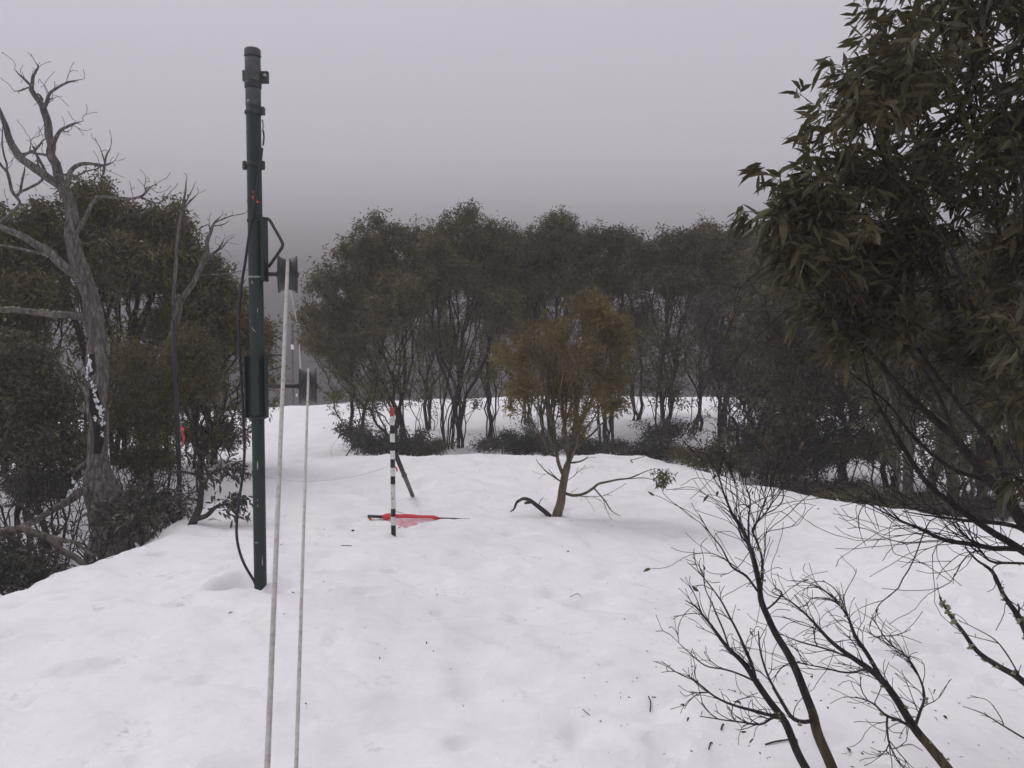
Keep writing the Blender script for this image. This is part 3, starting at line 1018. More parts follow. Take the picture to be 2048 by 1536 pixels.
def leaves_on(sk, rng, per_tip, L, W, droop=0.3, spread=0.16, detail=False, back=3, outw=0.5, zmin=None, tips=None):
    tips = np.array(sk.tips if tips is None else tips)
    src = [tips]
    k = tips
    for _ in range(back):
        k = sk.par[k]
        k = k[k >= 0]
        src.append(k[sk.r[k] < 0.006])
    src = np.concatenate(src)
    idx = rng.choice(src, per_tip * len(tips))
    base = sk.P[idx] + rng.normal(size=(len(idx), 3)) * spread * np.array([1, 1, 0.75])
    if zmin is not None:
        ok = base[:, 2] > zmin(base[:, 0], base[:, 1])
        base, idx = base[ok], idx[ok]
    d = norm(sk.D[idx] * outw + rng.normal(size=(len(idx), 3)) * 0.75 + np.array([0, 0, -0.25]))
    ln = L * rng.uniform(0.6, 1.15, len(idx))
    return leaf_mesh(base, d, ln, W * rng.uniform(0.7, 1.15, len(idx)), rng, droop, detail)


def build_stems(sk, root, mat, name='trunk'):
    for s in np.unique(sk.stem[:sk.n]):
        tb = sk.tubes(sk.stem[:sk.n] == s)
        if tb is not None and tb.V: tb.build(name, mat, root)


M_FLECK = None


def clump_tree(name, label, cat, group, base, stems_to, ells, n_t, leafs, mats, seed, L=0.092, W=0.025, per=30, bf=0.5, spread=0.055, lean=0.44, droop=0.25, tip=0.0036, low=0.4, shell=0.55, stem_r=0.0, outw=0.5, sub=70, sub_r=0.27, n_bare=280, extra=2, leafy_low=0.75, flecks=0, curvy=1.0):
    """Many-stemmed tree: stems fan out of one base into leafy crown masses."""
    rng = np.random.default_rng(seed)
    if sub: n_t = int(n_t * 1.9)
    if sub: per = int(per * 0.78)
    base = np.array([base[0], base[1], gz(base[0], base[1])])
    root = empty(name, base, label, cat, group)
    sk = Skel()
    stems_to = list(stems_to)
    for q in range(extra * len(stems_to)):                      # more stems between the main ones
        stems_to.append(stems_to[q % len(stems_to)] + rng.normal(size=3) * np.array([0.30, 0.30, 0.18]) - (0, 0, 0.25))
    for s, tgt in enumerate(stems_to):
        a = 2 * pi * s / max(1, len(stems_to)) + rng.random()
        off = np.array([cos(a), sin(a), 0]) * 0.05 * len(stems_to) ** 0.5
        b0 = base + off + (0, 0, -0.15)
        d = np.asarray(tgt) - b0
        p1 = b0 + np.array([d[0] * 0.12, d[1] * 0.12, d[2] * 0.25]) + rng.normal(size=3) * 0.07 * curvy
        p2 = b0 + d * np.array([lean, lean, 0.5]) + rng.normal(size=3) * 0.16 * curvy
        p3 = b0 + d * np.array([0.70, 0.70, 0.76]) + rng.normal(size=3) * 0.16 * curvy
        sk.path([b0, p1, p2, p3, np.asarray(tgt)], None, -1, s, 4, 0.10 * curvy)
    if sub:                                                     # foliage hangs in separate clumps
        C = in_ellipsoids([(c, np.asarray(r) * 0.9) for c, r in ells], sub, rng, shell, low)
        rs = sub_r * rng.uniform(0.6, 1.25, sub)
        k = rng.choice(sub, n_t, p=rs ** 2 / (rs ** 2).sum())
        dd = norm(rng.normal(size=(n_t, 3))) * (rng.random((n_t, 1)) ** 0.45)
        T = C[k] + dd * rs[k][:, None] * np.array([1, 1, 0.95])
        q = n_t // 3
        T[:q] = in_ellipsoids(ells, q, rng, 0.3, 0.8)
    else:
        T = in_ellipsoids(ells, n_t, rng, shell, low)
    T = T[np.argsort(np.linalg.norm(T - base, axis=1) + rng.normal(size=len(T)) * 0.3)]
    sk.nostart[:sk.n] = sk.P[:sk.n, 2] < base[2] + 0.12
    if n_bare:                                                  # bare side twigs below the crown
        cc = np.array([ells[i][0] for i in rng.integers(0, len(ells), n_bare)])
        Bt = base + (cc - base) * rng.uniform(0.38, 0.97, (n_bare, 1)) * np.array([1.14, 1.14, 0.90]) + rng.normal(size=(n_bare, 3)) * 0.24
        Bt = Bt[Bt[:, 2] > base[2] + 0.3]
        sk.grow(Bt[np.argsort(Bt[:, 2])], bf, 0.16, 0.3, 0.09, 0.8, rng, up=0.2)
        sk.tips = [t for t in sk.tips if rng.random() < leafy_low]
    sk.grow(T, bf, 0.16, 0.3, 0.07, 0.8, rng, up=0.15)
    sk.radii(tip)
    build_stems(sk, root, mats)
    V, Q, _ = leaves_on(sk, rng, per, L, W, droop, spread, back=2, outw=outw, zmin=lambda x, y: ground(x, y, False) + 0.02)
    c = mobj('crown', V, Q, None, leafs, root)
    c['kind'] = 'stuff'
    if flecks:                                                  # snow still caught on leaves and twigs
        V, Q, _ = leaves_on(sk, rng, flecks, L, W, droop, spread * 0.6, back=1, tips=[t for t in sk.tips if rng.random() < 0.35], outw=outw, zmin=lambda x, y: ground(x, y, False) + 0.02)
        mobj('snow_flecks', V + np.array([0, 0, 0.012]), Q, None, M_snowbit, root)['kind'] = 'stuff'
    return root, sk, rng


def snow_crust(sk, root, sel, rng, name='snow_crust'):
    """Snow lying along the upper side of some limbs."""
    s2 = Skel(sk.n + 2)
    s2.__dict__.update({k: (v.copy() if isinstance(v, np.ndarray) else v) for k, v in sk.__dict__.items()})
    s2.P[:sk.n, 2] += sk.r * 0.75 + 0.003
    s2.r = sk.r * 0.8 + 0.003
    tb = s2.tubes(sel)
    if tb is not None and tb.V: tb.build(name, M_snowbit, root)['kind'] = 'stuff'


def lumps(pts, sizes, rng, squash=0.7, jag=0.35):
    """Small irregular lumps (snow, lichen) as one piece of geometry."""
    t = (1 + 5 ** 0.5) / 2
    I = norm(np.array([(-1, t, 0), (1, t, 0), (-1, -t, 0), (1, -t, 0), (0, -1, t), (0, 1, t), (0, -1, -t), (0, 1, -t), (t, 0, -1), (t, 0, 1), (-t, 0, -1), (-t, 0, 1)]))
    F = np.array([(0, 11, 5), (0, 5, 1), (0, 1, 7), (0, 7, 10), (0, 10, 11), (1, 5, 9), (5, 11, 4), (11, 10, 2), (10, 7, 6), (7, 1, 8), (3, 9, 4), (3, 4, 2), (3, 2, 6), (3, 6, 8), (3, 8, 9), (4, 9, 5), (2, 4, 11), (6, 2, 10), (8, 6, 7), (9, 8, 1)])
    out = MB()
    for p, s in zip(pts, sizes):
        out.add(np.asarray(p) + I * s * (1 + jag * rng.normal(size=(12, 1))) * np.array([1, 1, squash]), None, F)
    return out


# ------------------------------------------------------------------ far thicket behind the lip of snow (15 to 19 m)
def gb(u, depth):
    q = P(u, 800, depth)
    return (q[0], q[1])


GR_MID = 'snow gums standing behind the lip of snow'
D1 = 15.5
clump_tree('snow_gum', 'many-stemmed snow gum behind the striped pole, its crown spreading towards the pulleys', 'tree', GR_MID, gb(805, D1),
           [P(655, 610, D1), P(700, 560, D1 + .3), P(730, 700, D1 - .4), P(770, 500, D1), P(800, 620, D1 - .7), P(840, 520, D1 + .3)],
           [ell(690, 560, 85, 75, D1), ell(640, 640, 48, 60, D1 - .3), ell(745, 500, 70, 62, D1 + .2), ell(690, 690, 60, 60, D1 - .4), ell(800, 610, 75, 75, D1 - .7), ell(755, 640, 60, 70, D1 - .8), ell(765, 455, 30, 32, D1 + .2), ell(850, 520, 60, 60, D1)],
           700, L_olive, B_dark, 11, per=34)
clump_tree('snow_gum', 'tallest snow gum with dark upright stems, behind and beyond the banded pole', 'tree', GR_MID, gb(905, D1 + 1.2),
           [P(840, 470, D1 + 1), P(890, 460, D1 + 1.2), P(935, 450, D1 + 1.4), P(980, 470, D1 + 1), P(1010, 540, D1 + .8), P(880, 620, D1 + .4), P(960, 600, D1 + .6)],
           [ell(850, 490, 65, 58, D1 + 1), ell(935, 465, 70, 55, D1 + 1.3), ell(940, 425, 30, 22, D1 + 1.3), ell(1000, 500, 62, 62, D1 + 1.2), ell(900, 560, 75, 50, D1 + .6), ell(990, 620, 45, 55, D1 + .4)],
           640, L_olive, B_dark, 12, per=32)
clump_tree('snow_gum', 'slender-stemmed snow gum showing above the small golden tree', 'tree', GR_MID, gb(1090, D1 + 2),
           [P(1040, 500, D1 + 2), P(1085, 480, D1 + 2.2), P(1120, 470, D1 + 2), P(1160, 510, D1 + 1.8), P(1060, 570, D1 + 1.6)],
           [ell(1060, 510, 62, 52, D1 + 2), ell(1120, 490, 58, 58, D1 + 2), ell(1110, 440, 25, 25, D1 + 2), ell(1160, 540, 55, 58, D1 + 1.8), ell(1060, 580, 60, 36, D1 + 1.6)],
           520, L_olive, B_dark, 13, per=34)
clump_tree('snow_gum', 'snow gum with a rounded brown crown, just past the small golden tree', 'tree', GR_MID, gb(1215, D1 + 1.5),
           [P(1190, 510, D1 + 1.5), P(1230, 500, D1 + 1.7), P(1255, 530, D1 + 1.2), P(1170, 570, D1 + 1.2)],
           [ell(1215, 500, 58, 50, D1 + 1.5), ell(1250, 540, 45, 50, D1 + 1.2), ell(1180, 575, 60, 45, D1 + 1.2)],
           460, L_brown, B_mid, 14, per=34)
clump_tree('snow_gum', 'snow gum with three separate brown trunks and a flat brown crown', 'tree', GR_MID, gb(1325, D1),
           [P(1280, 540, D1), P(1325, 520, D1 + .3), P(1380, 530, D1), P(1350, 570, D1 - .4)],
           [ell(1320, 515, 62, 52, D1), ell(1380, 520, 55, 60, D1 + .2), ell(1350, 560, 75, 36, D1 - .4)],
           480, L_brown, B_mid, 15, per=34, lean=0.2)
clump_tree('snow_gum', 'snow gum with a dusky crown between the flat brown crown and the big leafy branches', 'tree', GR_MID, gb(1450, D1 + .5),
           [P(1410, 520, D1 + .5), P(1450, 500, D1 + .6), P(1490, 510, D1 + .4), P(1530, 540, D1)],
           [ell(1430, 510, 55, 52, D1 + .5), ell(1480, 500, 50, 55, D1 + .5), ell(1530, 540, 55, 65, D1), ell(1460, 570, 80, 45, D1)],
           560, L_olive, B_dark, 16, per=34, extra=0, curvy=1.3)
# dark snow-dusted thicket
D2 = 13.0
t_, sk_, rg_ = clump_tree('snow_gum', 'dense dark thicket tree with snow caught on its branches', 'tree', GR_MID, gb(1500, D2),
           [P(1400, 640, D2), P(1440, 600, D2 + .3), P(1480, 650, D2 - .3), P(1520, 600, D2), P(1560, 660, D2), P(1610, 640, D2), P(1650, 700, D2 - .2)],
           [ell(1430, 640, 75, 70, D2), ell(1520, 640, 90, 90, D2), ell(1620, 690, 90, 80, D2), ell(1480, 740, 110, 80, D2 - .2), ell(1600, 790, 110, 70, D2 - .3)],
           760, L_dark, B_mid, 17, per=17, W=0.018, extra=0, n_bare=330, curvy=1.4)
snow_crust(sk_, t_, (sk_.r > 0.007) & (rg_.random(sk_.n) < 0.16) & (np.abs(sk_.D[:sk_.n, 2]) < 0.85), rg_)
clump_tree('snow_gum', 'twiggy grey-stemmed tree showing through the big leafy branches', 'tree', GR_MID, gb(1690, D2 - 1),
           [P(1640, 700, D2 - 1), P(1690, 640, D2 - 1), P(1740, 680, D2 - 1), P(1720, 560, D2 - .5), P(1660, 560, D2 - .5)],
           [ell(1660, 620, 90, 110, D2 - .8), ell(1740, 620, 100, 120, D2 - .8), ell(1700, 500, 100, 80, D2 - .5)],
           560, L_brown, B_pale, 18, per=22, extra=0, n_bare=330, curvy=1.4)
# pale-trunked trees on the flank, behind the big near tree
for k, (u0, dd, tops, mat, lab) in enumerate([
        (1830, 9.3, [(1790, 640), (1840, 600), (1800, 760)], B_pale, 'pale-trunked snow gum just above the lower edge of the flank thicket'),
        (1875, 10.2, [(1870, 560), (1910, 620), (1850, 700)], B_pale, 'straight pale trunk between the two forked pale-trunked snow gums'),
        (1925, 9.0, [(1960, 640), (1930, 560), (1990, 720), (1900, 720)], B_tan, 'tan-trunked snow gum behind the dark crossing branches')]):
    clump_tree('snow_gum', lab, 'tree', 'pale-trunked snow gums on the flank', gb(u0, dd),
               [P(u, v, dd + .2 * i) for i, (u, v) in enumerate(tops)],
               [ell(u, v - 10, 95, 95, dd + .2 * i) for i, (u, v) in enumerate(tops)],
               420, L_brown, mat, 30 + k, per=22, tip=0.0042, lean=0.25, extra=0, n_bare=140, curvy=1.1)

# more of the thicket: trees set between and behind those in front
for (nm_, u0, dd, tops, lf, bk, sd, lab, rr) in [
        ('snow_gum', 985, 18.0, [(960, 520), (1010, 500), (985, 600)], L_olive, B_dark, 19, 'far snow gum filling the gap between the tallest gum and the slender-stemmed one', 60),
        ('snow_gum', 1150, 18.5, [(1110, 540), (1150, 520), (1200, 545)], L_brown, B_dark, 20, 'farthest snow gum seen only through the stems above the golden tree', 58),
        ('snow_gum', 1395, 17.5, [(1370, 540), (1410, 500), (1440, 560)], L_olive, B_dark, 21, 'far snow gum behind the flat brown crown', 60),
        ('snow_gum', 1055, 20.5, [(1020, 560), (1065, 530), (1050, 640)], L_olive, B_dark, 27, 'hazy far snow gum filling the space behind the golden tree', 52),
        ('snow_gum', 1275, 19.5, [(1250, 560), (1290, 530), (1270, 650)], L_brown, B_dark, 28, 'hazy far snow gum filling the space between the two brown crowns', 52),
        ('snow_gum', 860, 19.5, [(820, 600), (870, 560), (880, 680)], L_olive, B_dark, 29, 'hazy far snow gum seen between the stems of the two nearest gums', 55),
        ('snow_gum', 720, 16.8, [(665, 680), (720, 620), (770, 560)], L_olive, B_dark, 22, 'lower leafy snow gum right beside the lower pulley, behind the others', 62),
        ('snow_gum', 1590, 11.5, [(1540, 640), (1600, 600), (1640, 680)], L_brown, B_mid, 23, 'brown-leaved tree in deep shade just under the big near crown', 80),
        ('snow_gum', 1780, 11.8, [(1740, 560), (1800, 540), (1800, 680), (1760, 740)], L_brown, B_dark, 24, 'brown-leaved tree in deep shade behind the sloping near branches', 105),
        ('snow_gum', 1950, 11.0, [(1900, 560), (1960, 600), (1980, 720), (2020, 500)], L_brown, B_dark, 25, 'brown-leaved tree behind the straight pale trunk', 105),
        ('snow_gum', 2080, 9.8, [(2030, 560), (2070, 680), (2020, 780), (2100, 500)], L_brown, B_dark, 26, 'brown-leaved tree cut by the frame edge behind the near branches', 105)]:
    clump_tree(nm_, lab, 'tree', GR_MID if u0 < 1500 else 'shaded trees behind the near crown', gb(u0, dd), [P(u, v, dd + .2 * i) for i, (u, v) in enumerate(tops)],
               [ell(u, v, rr, rr * .9, dd + .2 * i) for i, (u, v) in enumerate(tops)], 430, lf, bk, sd, per=32, extra=1 if u0 < 1500 else 0, n_bare=120 if u0 < 1500 else 330, leafy_low=.9, curvy=1.3)


# low shrubs in the dip
def shrub(u, v, ru, rv, depth, seed, label, leafm_=None, n_t=150, per=30, L=0.06, W=0.018, group='low shrubs in the dip', name='shrub', ns=6, rd=None, flecks=0):
    rng = np.random.default_rng(seed)
    e = [ell(u, v + rv * .35, ru * .85, rv * .6, depth, rd)]
    for k in range(9):                                           # uneven sprays standing up out of the mass
        uu_ = u + ru * rng.uniform(-1.05, 1.05)
        h = rv * rng.uniform(0.15, 1.15) * (1 - 0.4 * abs(uu_ - u) / ru)
        e.append(ell(uu_, v + rv * .6 - h, ru * rng.uniform(.10, .22), rv * rng.uniform(.25, .45), depth + rng.normal() * .25))
    st = [P(u + ru * 0.8 * (2 * k / max(1, ns - 1) - 1), v - rv * 0.2 + rng.normal() * rv * .3, depth + rng.normal() * .2) for k in range(ns)]
    return clump_tree(name, label, 'shrub', group, gb(u, depth), st, e, n_t, leafm_ or L_dark, B_dark, seed, L=L, W=W, per=per, spread=0.06, low=0.9, shell=0.35, tip=0.0022, outw=0.9, sub=0, n_bare=0, extra=0, flecks=flecks)


shrub(760, 872, 90, 42, 14.2, 41, 'low dark shrub at the foot of the tree behind the striped pole', n_t=260, per=30)
shrub(850, 885, 55, 26, 14.3, 42, 'low brownish shrub at the feet of the dark stems beside the striped pole', L_brown, n_t=160, per=30)
shrub(1060, 873, 90, 40, 13.6, 43, 'dark green shrub behind the trunk of the small golden tree', n_t=300, per=36)
shrub(1185, 885, 60, 34, 13.6, 44, 'grey-green shrub just past the trunk of the small golden tree', n_t=220, per=30, flecks=1)
shrub(1300, 893, 80, 26, 13.2, 45, 'long low shrub at the foot of the three brown trunks', n_t=240, per=34, flecks=1)
shrub(1440, 900, 100, 40, 12.4, 46, 'broad shrub below the snow-dusted thicket', L_olive, n_t=280, per=30, flecks=1)
shrub(1580, 910, 110, 46, 11.6, 47, 'wide bluish-dark shrub under the twiggy thicket tree', n_t=360, per=36)
shrub(1640, 975, 100, 22, 10.2, 48, 'flattened dark shrub along the lip of snow', n_t=240, per=40)
shrub(1770, 995, 110, 24, 9.4, 49, 'flattened brownish shrub at the feet of the pale trunks', L_brown, n_t=200, per=34, flecks=1)
shrub(1930, 1010, 90, 26, 8.8, 50, 'low dark shrub at the foot of the tan trunk', n_t=200, per=34)
shrub(1330, 850, 60, 30, 14.8, 51, 'small dark shrub between the three brown trunks', n_t=160, per=30)

shrub(1530, 855, 80, 62, 12.6, 52, 'tall dark shrub rising in front of the snow-dusted thicket', n_t=280, per=28, flecks=1)
shrub(1640, 870, 80, 66, 11.9, 53, 'tall twiggy shrub with a little snow on it under the near crown', n_t=330, per=28, flecks=1)
shrub(1745, 880, 55, 50, 11.2, 54, 'upright brown shrub just before the pale-trunked gums', L_brown, n_t=200, per=28)
shrub(1990, 900, 80, 56, 10.2, 55, 'dark shrub beyond the crossing near branches by the frame edge', n_t=260, per=28)
shrub(700, 850, 40, 34, 15.0, 56, 'open sprig of leaves against the snow at the outer side of the leafy gum', n_t=60, per=14, L=0.09, W=0.03)

# ------------------------------------------------------------------ traced woody plants
def trace(sk, pts, par_at=None, depth=None, wob=0.02, stem=None, smooth=4):
    """pts: (u, v, radius px[, depth]); joins the skeleton at the node nearest par_at."""
    W = [P(p[0], p[1], p[3] if len(p) > 3 else depth) for p in pts]
    R = [p[2] * (p[3] if len(p) > 3 else depth) / FPX for p in pts]
    par = -1
    if par_at is not None:
        par = sk.near(P(par_at[0], par_at[1], par_at[2] if len(par_at) > 2 else depth))
    return sk.path(W, R, par, stem, smooth, wob)


def twig_targets(sk, n, rng, reach, bias, rmax=0.02, rmin=0.0, lo=0, spread=0.6):
    ok = np.arange(lo, sk.n)
    rr = sk.rfix[ok]
    ok = ok[(rr < rmax) & (rr > rmin)]
    k = rng.choice(ok, n)
    d = norm(sk.D[k] * 0.7 + np.asarray(bias) + rng.normal(size=(n, 3)) * spread)
    return sk.P[k] + d * reach * rng.uniform(0.35, 1.0, (n, 1))


# ------------------------------------------------------------------ small golden tree
rng = np.random.default_rng(61)
YB = G(1113, 1032)
YD = float(YB[1])
yt = empty('golden_tree', (YB[0], YB[1], gz(YB[0], YB[1])), 'small golden-leaved tree with a tan trunk standing alone in the snow', 'tree')
sk = Skel()
trace(sk, [(1110, 1050, 13), (1116, 1020, 11), (1124, 985, 9.5), (1129, 950, 8.5), (1137, 925, 8), (1150, 885, 7), (1160, 850, 6), (1185, 800, 4.5), (1205, 740, 3), (1215, 690, 2)], None, YD)
trace(sk, [(1118, 930, 5.5), (1112, 890, 4.5), (1107, 850, 4), (1095, 790, 3), (1075, 730, 2)], (1127, 960), YD)
trace(sk, [(1135, 895, 5), (1128, 850, 4.2), (1122, 790, 3.2), (1130, 720, 2.2), (1135, 660, 1.6)], (1136, 928), YD - .05)
trace(sk, [(1098, 905, 3.2, YD - .1), (1082, 870, 2.8, YD - .15), (1050, 820, 2.4, YD - .2), (1020, 770, 1.8, YD - .2)], (1114, 915), YD)
trace(sk, [(1160, 890, 3.2, YD + .15), (1190, 860, 2.8, YD + .25), (1225, 820, 2.2, YD + .3), (1245, 760, 1.6, YD + .3)], (1146, 895), YD)
trace(sk, [(1125, 860, 3.2, YD + .3), (1150, 800, 2.6, YD + .4), (1160, 720, 1.8, YD + .4)], (1137, 920), YD)
for (a, b_) in (((1165, 850), (1235, 700)), ((1150, 860), (1180, 640)), ((1107, 850), (1045, 680)), ((1105, 850), (1100, 650)), ((1128, 850), (1160, 640)), ((1146, 895), (1215, 790)), ((1146, 895), (1190, 760)), ((1114, 915), (1060, 790)), ((1114, 915), (1085, 700)), ((1137, 925), (1120, 740)), ((1150, 885), (1150, 740)), ((1137, 925), (1175, 800))):
    trace(sk, [((a[0] * 2 + b_[0]) / 3 + rng.normal() * 4, (a[1] * 2 + b_[1]) / 3, 3, YD + rng.normal() * .12), ((a[0] + 2 * b_[0]) / 3, (a[1] + 2 * b_[1]) / 3, 2.2, YD + rng.normal() * .2), (b_[0], b_[1], 1.4, YD + rng.normal() * .25)], a, YD)
n_crown = sk.n
E = [ell(u, v, ru, rv, YD + dy, .17) for u, v, ru, rv, dy in ((1008, 725, 26, 36, -.1), (1045, 690, 36, 36, .15), (1090, 655, 36, 32, -.2), (1140, 640, 30, 26, .1), (1188, 622, 32, 30, -.1), (1226, 655, 28, 42, .1), (1244, 725, 24, 46, -.1), (1200, 715, 40, 42, .3), (1150, 695, 45, 42, -.3), (1095, 722, 42, 42, .3), (1050, 770, 40, 30, -.2), (1120, 780, 46, 26, .1), (1192, 785, 42, 28, -.2), (1018, 806, 26, 20, .1), (1242, 800, 22, 20, .1), (1160, 610, 16, 12, 0), (1140, 835, 50, 16, -.1))]
C = in_ellipsoids(E, 80, rng, 0.5, 0.9)
k = rng.integers(0, 80, 800)
T = C[k] + norm(rng.normal(size=(800, 3))) * rng.random((800, 1)) ** .5 * 0.13 * np.array([1, 1, 1.2])
T = T[np.argsort(np.linalg.norm(T - YB, axis=1))]
sk.nostart[:sk.n] = sk.P[:sk.n, 2] < P(1130, 905, YD)[2]
sk.grow(T, 0.55, 0.07, 0.4, 0.05, 1.0, rng, up=0.3)
tips_c = list(sk.tips)
# the low limb reaching towards the dip, its drooping twigs and the broken limb
l1 = sk.n
trace(sk, [(1145, 991, 4.6), (1170, 987, 4.2), (1184, 978, 4), (1200, 966, 3.6), (1230, 960, 3), (1262, 955, 2.2), (1295, 941, 1.5)], (1126, 988), YD, 0.01)
trace(sk, [(1200, 990, 2.4), (1212, 1005, 2), (1222, 1020, 1.6), (1240, 1032, 1)], (1186, 977), YD - .03, 0.01)
trace(sk, [(1210, 1012, 1.2), (1218, 1030, .8), (1224, 1040, .7)], (1205, 997), YD - .03, 0.01)
trace(sk, [(1160, 992, 1.5), (1180, 994, 1.2), (1205, 992, .9)], (1150, 991), YD - .03, 0.01)
trace(sk, [(1285, 956, 1.4), (1310, 960, 1)], (1240, 958), YD - .05, 0.01)
trace(sk, [(1222, 985, 1.0), (1240, 975, .8), (1252, 966, .7)], (1203, 990), YD + .03, 0.01)
trace(sk, [(1110, 955, 2.4), (1092, 942, 2), (1078, 928, 1.4), (1072, 918, 1)], (1124, 968), YD - .02, 0.01)
trace(sk, [(1105, 948, 1.4), (1097, 938, 1.0)], (1118, 962), YD - .05, 0.01)
trace(sk, [(1140, 958, 1.2), (1152, 948, 1), (1156, 935, .7)], (1127, 965), YD + .04, 0.01)
trace(sk, [(1150, 925, 3), (1165, 921, 2.2), (1176, 914, 1.4)], (1138, 925), YD + .04, 0.01)
l2 = sk.n
sk.tips = []
sk.grow(twig_targets(sk, 26, rng, 0.16, (0.1, 0, -0.1), 0.014, 0, l1), 0.4, 0.04, 0.4, 0.06, 0.8, rng, lo=l1)
sk.tips = []
sk.grow(in_ellipsoids([ell(1326, 955, 22, 24, YD - .03)], 26, rng), 0.3, 0.05, 0.4, 0.05, 0.6, rng, lo=l1)
tips_s = list(sk.tips)
sk.rfix[:sk.n] *= 0.70
sk.rfix[:16] *= 1.25
sk.radii(0.0018)
build_stems(sk, yt, B_tan)
V, Q, _ = leaves_on(sk, rng, 19, 0.070, 0.0115, 0.15, 0.03, back=2, outw=1.0, tips=tips_c)
mobj('crown', V, Q, None, L_gold, yt)['kind'] = 'stuff'
V, Q, _ = leaves_on(sk, rng, 7, 0.055, 0.018, 0.35, 0.02, back=1, outw=0.6, tips=tips_s)
mobj('low_leaf_cluster', V, Q, None, L_olive, yt)['kind'] = 'stuff'
# broken limb lying beside it
bl = empty('fallen_branch', G(1092, 1031), 'arched broken branch sticking out of the snow beside the golden tree', 'branch')
s2 = Skel()
trace(s2, [(1101, 1034, 5), (1090, 1024, 5), (1073, 1010, 4.5), (1058, 1000, 4), (1046, 998, 3.4), (1034, 1005, 3), (1028, 1018, 2), (1020, 1023, 1.2)], None, YD - .03, 0.01)
trace(s2, [(1052, 1006, 3), (1050, 1008, 2.4)], (1066, 1006), YD - .03, 0.0)
trace(s2, [(1080, 1003, 1), (1086, 995, .8)], (1078, 1013), YD - .03, 0.0)
s2.radii(0.0015)
build_stems(s2, bl, B_mid, 'limb')

# ------------------------------------------------------------------ dead tree
rng = np.random.default_rng(71)
DD = 7.9
db = P(235, 1150, DD)
dt = empty('dead_tree', (db[0], db[1], gz(db[0], db[1])), 'big weathered grey dead tree with forked bare limbs and a swollen base', 'tree')
sk = Skel()
trace(sk, [(248, 1180, 40), (238, 1120, 34), (226, 1060, 40), (212, 1000, 38), (200, 955, 28), (197, 905, 23), (196, 840, 21), (198, 770, 20), (196, 700, 20), (190, 645, 21), (180, 590, 19), (160, 530, 18), (146, 480, 15), (141, 433, 13.5), (131, 390, 13), (112, 345, 10.5), (101, 300, 9.5), (97, 260, 8.5), (87, 220, 7.5), (70, 192, 5.8), (61, 172, 4.6), (64, 150, 3.2), (74, 127, 1.5)], None, DD, 0.06, smooth=5)
trace(sk, [(50, 160, 4), (33, 140, 1.5)], (61, 172), DD - .05)
trace(sk, [(44, 179, 2.5), (28, 182, 1.2)], (63, 180), DD + .05)
trace(sk, [(92, 208, 6), (101, 188, 4.5), (124, 170, 3.5), (140, 163, 3), (163, 159, 1.2)], (84, 216), DD - .1)
trace(sk, [(98, 200, 3), (105, 198, 1.2)], (92, 208), DD - .1)
trace(sk, [(78, 190, 3), (84, 200, 4)], (70, 192), DD)
trace(sk, [(113, 272, 6), (124, 258, 5), (142, 250, 4), (167, 242, 1.2)], (103, 285), DD - .1)
trace(sk, [(130, 262, 2.5), (136, 262, 1.2)], (126, 258), DD - .1)
trace(sk, [(72, 340, 13), (45, 318, 12), (28, 296, 11), (14, 262, 9), (5, 235, 7), (-12, 190, 5), (-30, 150, 3)], (104, 366), DD - .2)
trace(sk, [(65, 305, 4), (50, 312, 3), (42, 312, 4)], (60, 330), DD + .2)
trace(sk, [(42, 309, 4, DD + .2), (70, 302, 3.4, DD + .3), (85, 282, 2.4, DD + .3), (92, 278, 1.4, DD + .3)], (38, 313), DD - .2)
trace(sk, [(92, 345, 4.5), (78, 320, 4), (70, 300, 3), (64, 292, 1.2)], (103, 358), DD + .3)
trace(sk, [(137, 360, 8), (143, 340, 7), (158, 328, 6), (180, 328, 5), (205, 331, 4), (225, 325, 1.5)], (131, 385), DD - .15)
trace(sk, [(150, 352, 3), (170, 342, 2.6), (195, 336, 2), (222, 327, 1)], (141, 350), DD + .1)
trace(sk, [(208, 350, 3.4), (212, 320, 3.2), (220, 298, 2)], (205, 331), DD + .05)
trace(sk, [(206, 312, 2), (201, 297, 1)], (210, 325), DD + .05)
trace(sk, [(175, 425, 6), (188, 402, 5.5), (205, 393, 5), (245, 397, 4.6), (272, 396, 4), (285, 392, 4), (300, 375, 3), (312, 369, 1.3)], (146, 470), DD - .3)
trace(sk, [(300, 402, 3), (320, 405, 2.4), (345, 381, 1.2)], (280, 393), DD - .3)
trace(sk, [(300, 415, 2.6), (285, 425, 2)], (305, 404), DD - .3)
trace(sk, [(325, 410, 2), (324, 422, 1)], (318, 405), DD - .3)
trace(sk, [(290, 378, 2), (295, 372, 1)], (288, 388), DD - .3)
trace(sk, [(130, 535, 14), (95, 502, 13), (60, 482, 12), (30, 466, 11), (-10, 452, 9), (-50, 440, 7)], (168, 558), DD - .35)
trace(sk, [(60, 500, 5), (20, 492, 4.5), (-20, 488, 4)], (100, 508), DD - .45)
trace(sk, [(140, 630, 12), (95, 628, 10), (50, 622, 9), (0, 620, 8), (-50, 615, 7)], (186, 625), DD - .3)
trace(sk, [(40, 410, 4, DD + .3), (25, 380, 5, DD + .3), (15, 345, 4.5, DD + .3), (0, 330, 4, DD + .3), (-20, 300, 3, DD + .3)], (60, 470), DD + .2)
trace(sk, [(40, 385, 4, DD + .3), (48, 350, 3, DD + .3), (52, 330, 1.2, DD + .3)], (30, 395), DD + .3)
trace(sk, [(10, 320, 3, DD + .4), (4, 285, 2.4, DD + .4), (6, 250, 1.4, DD + .4)], (12, 345), DD + .3)
trace(sk, [(84, 360, 4, DD + .4), (76, 330, 3, DD + .4), (74, 318, 1.4, DD + .4)], (84, 400), DD + .4)
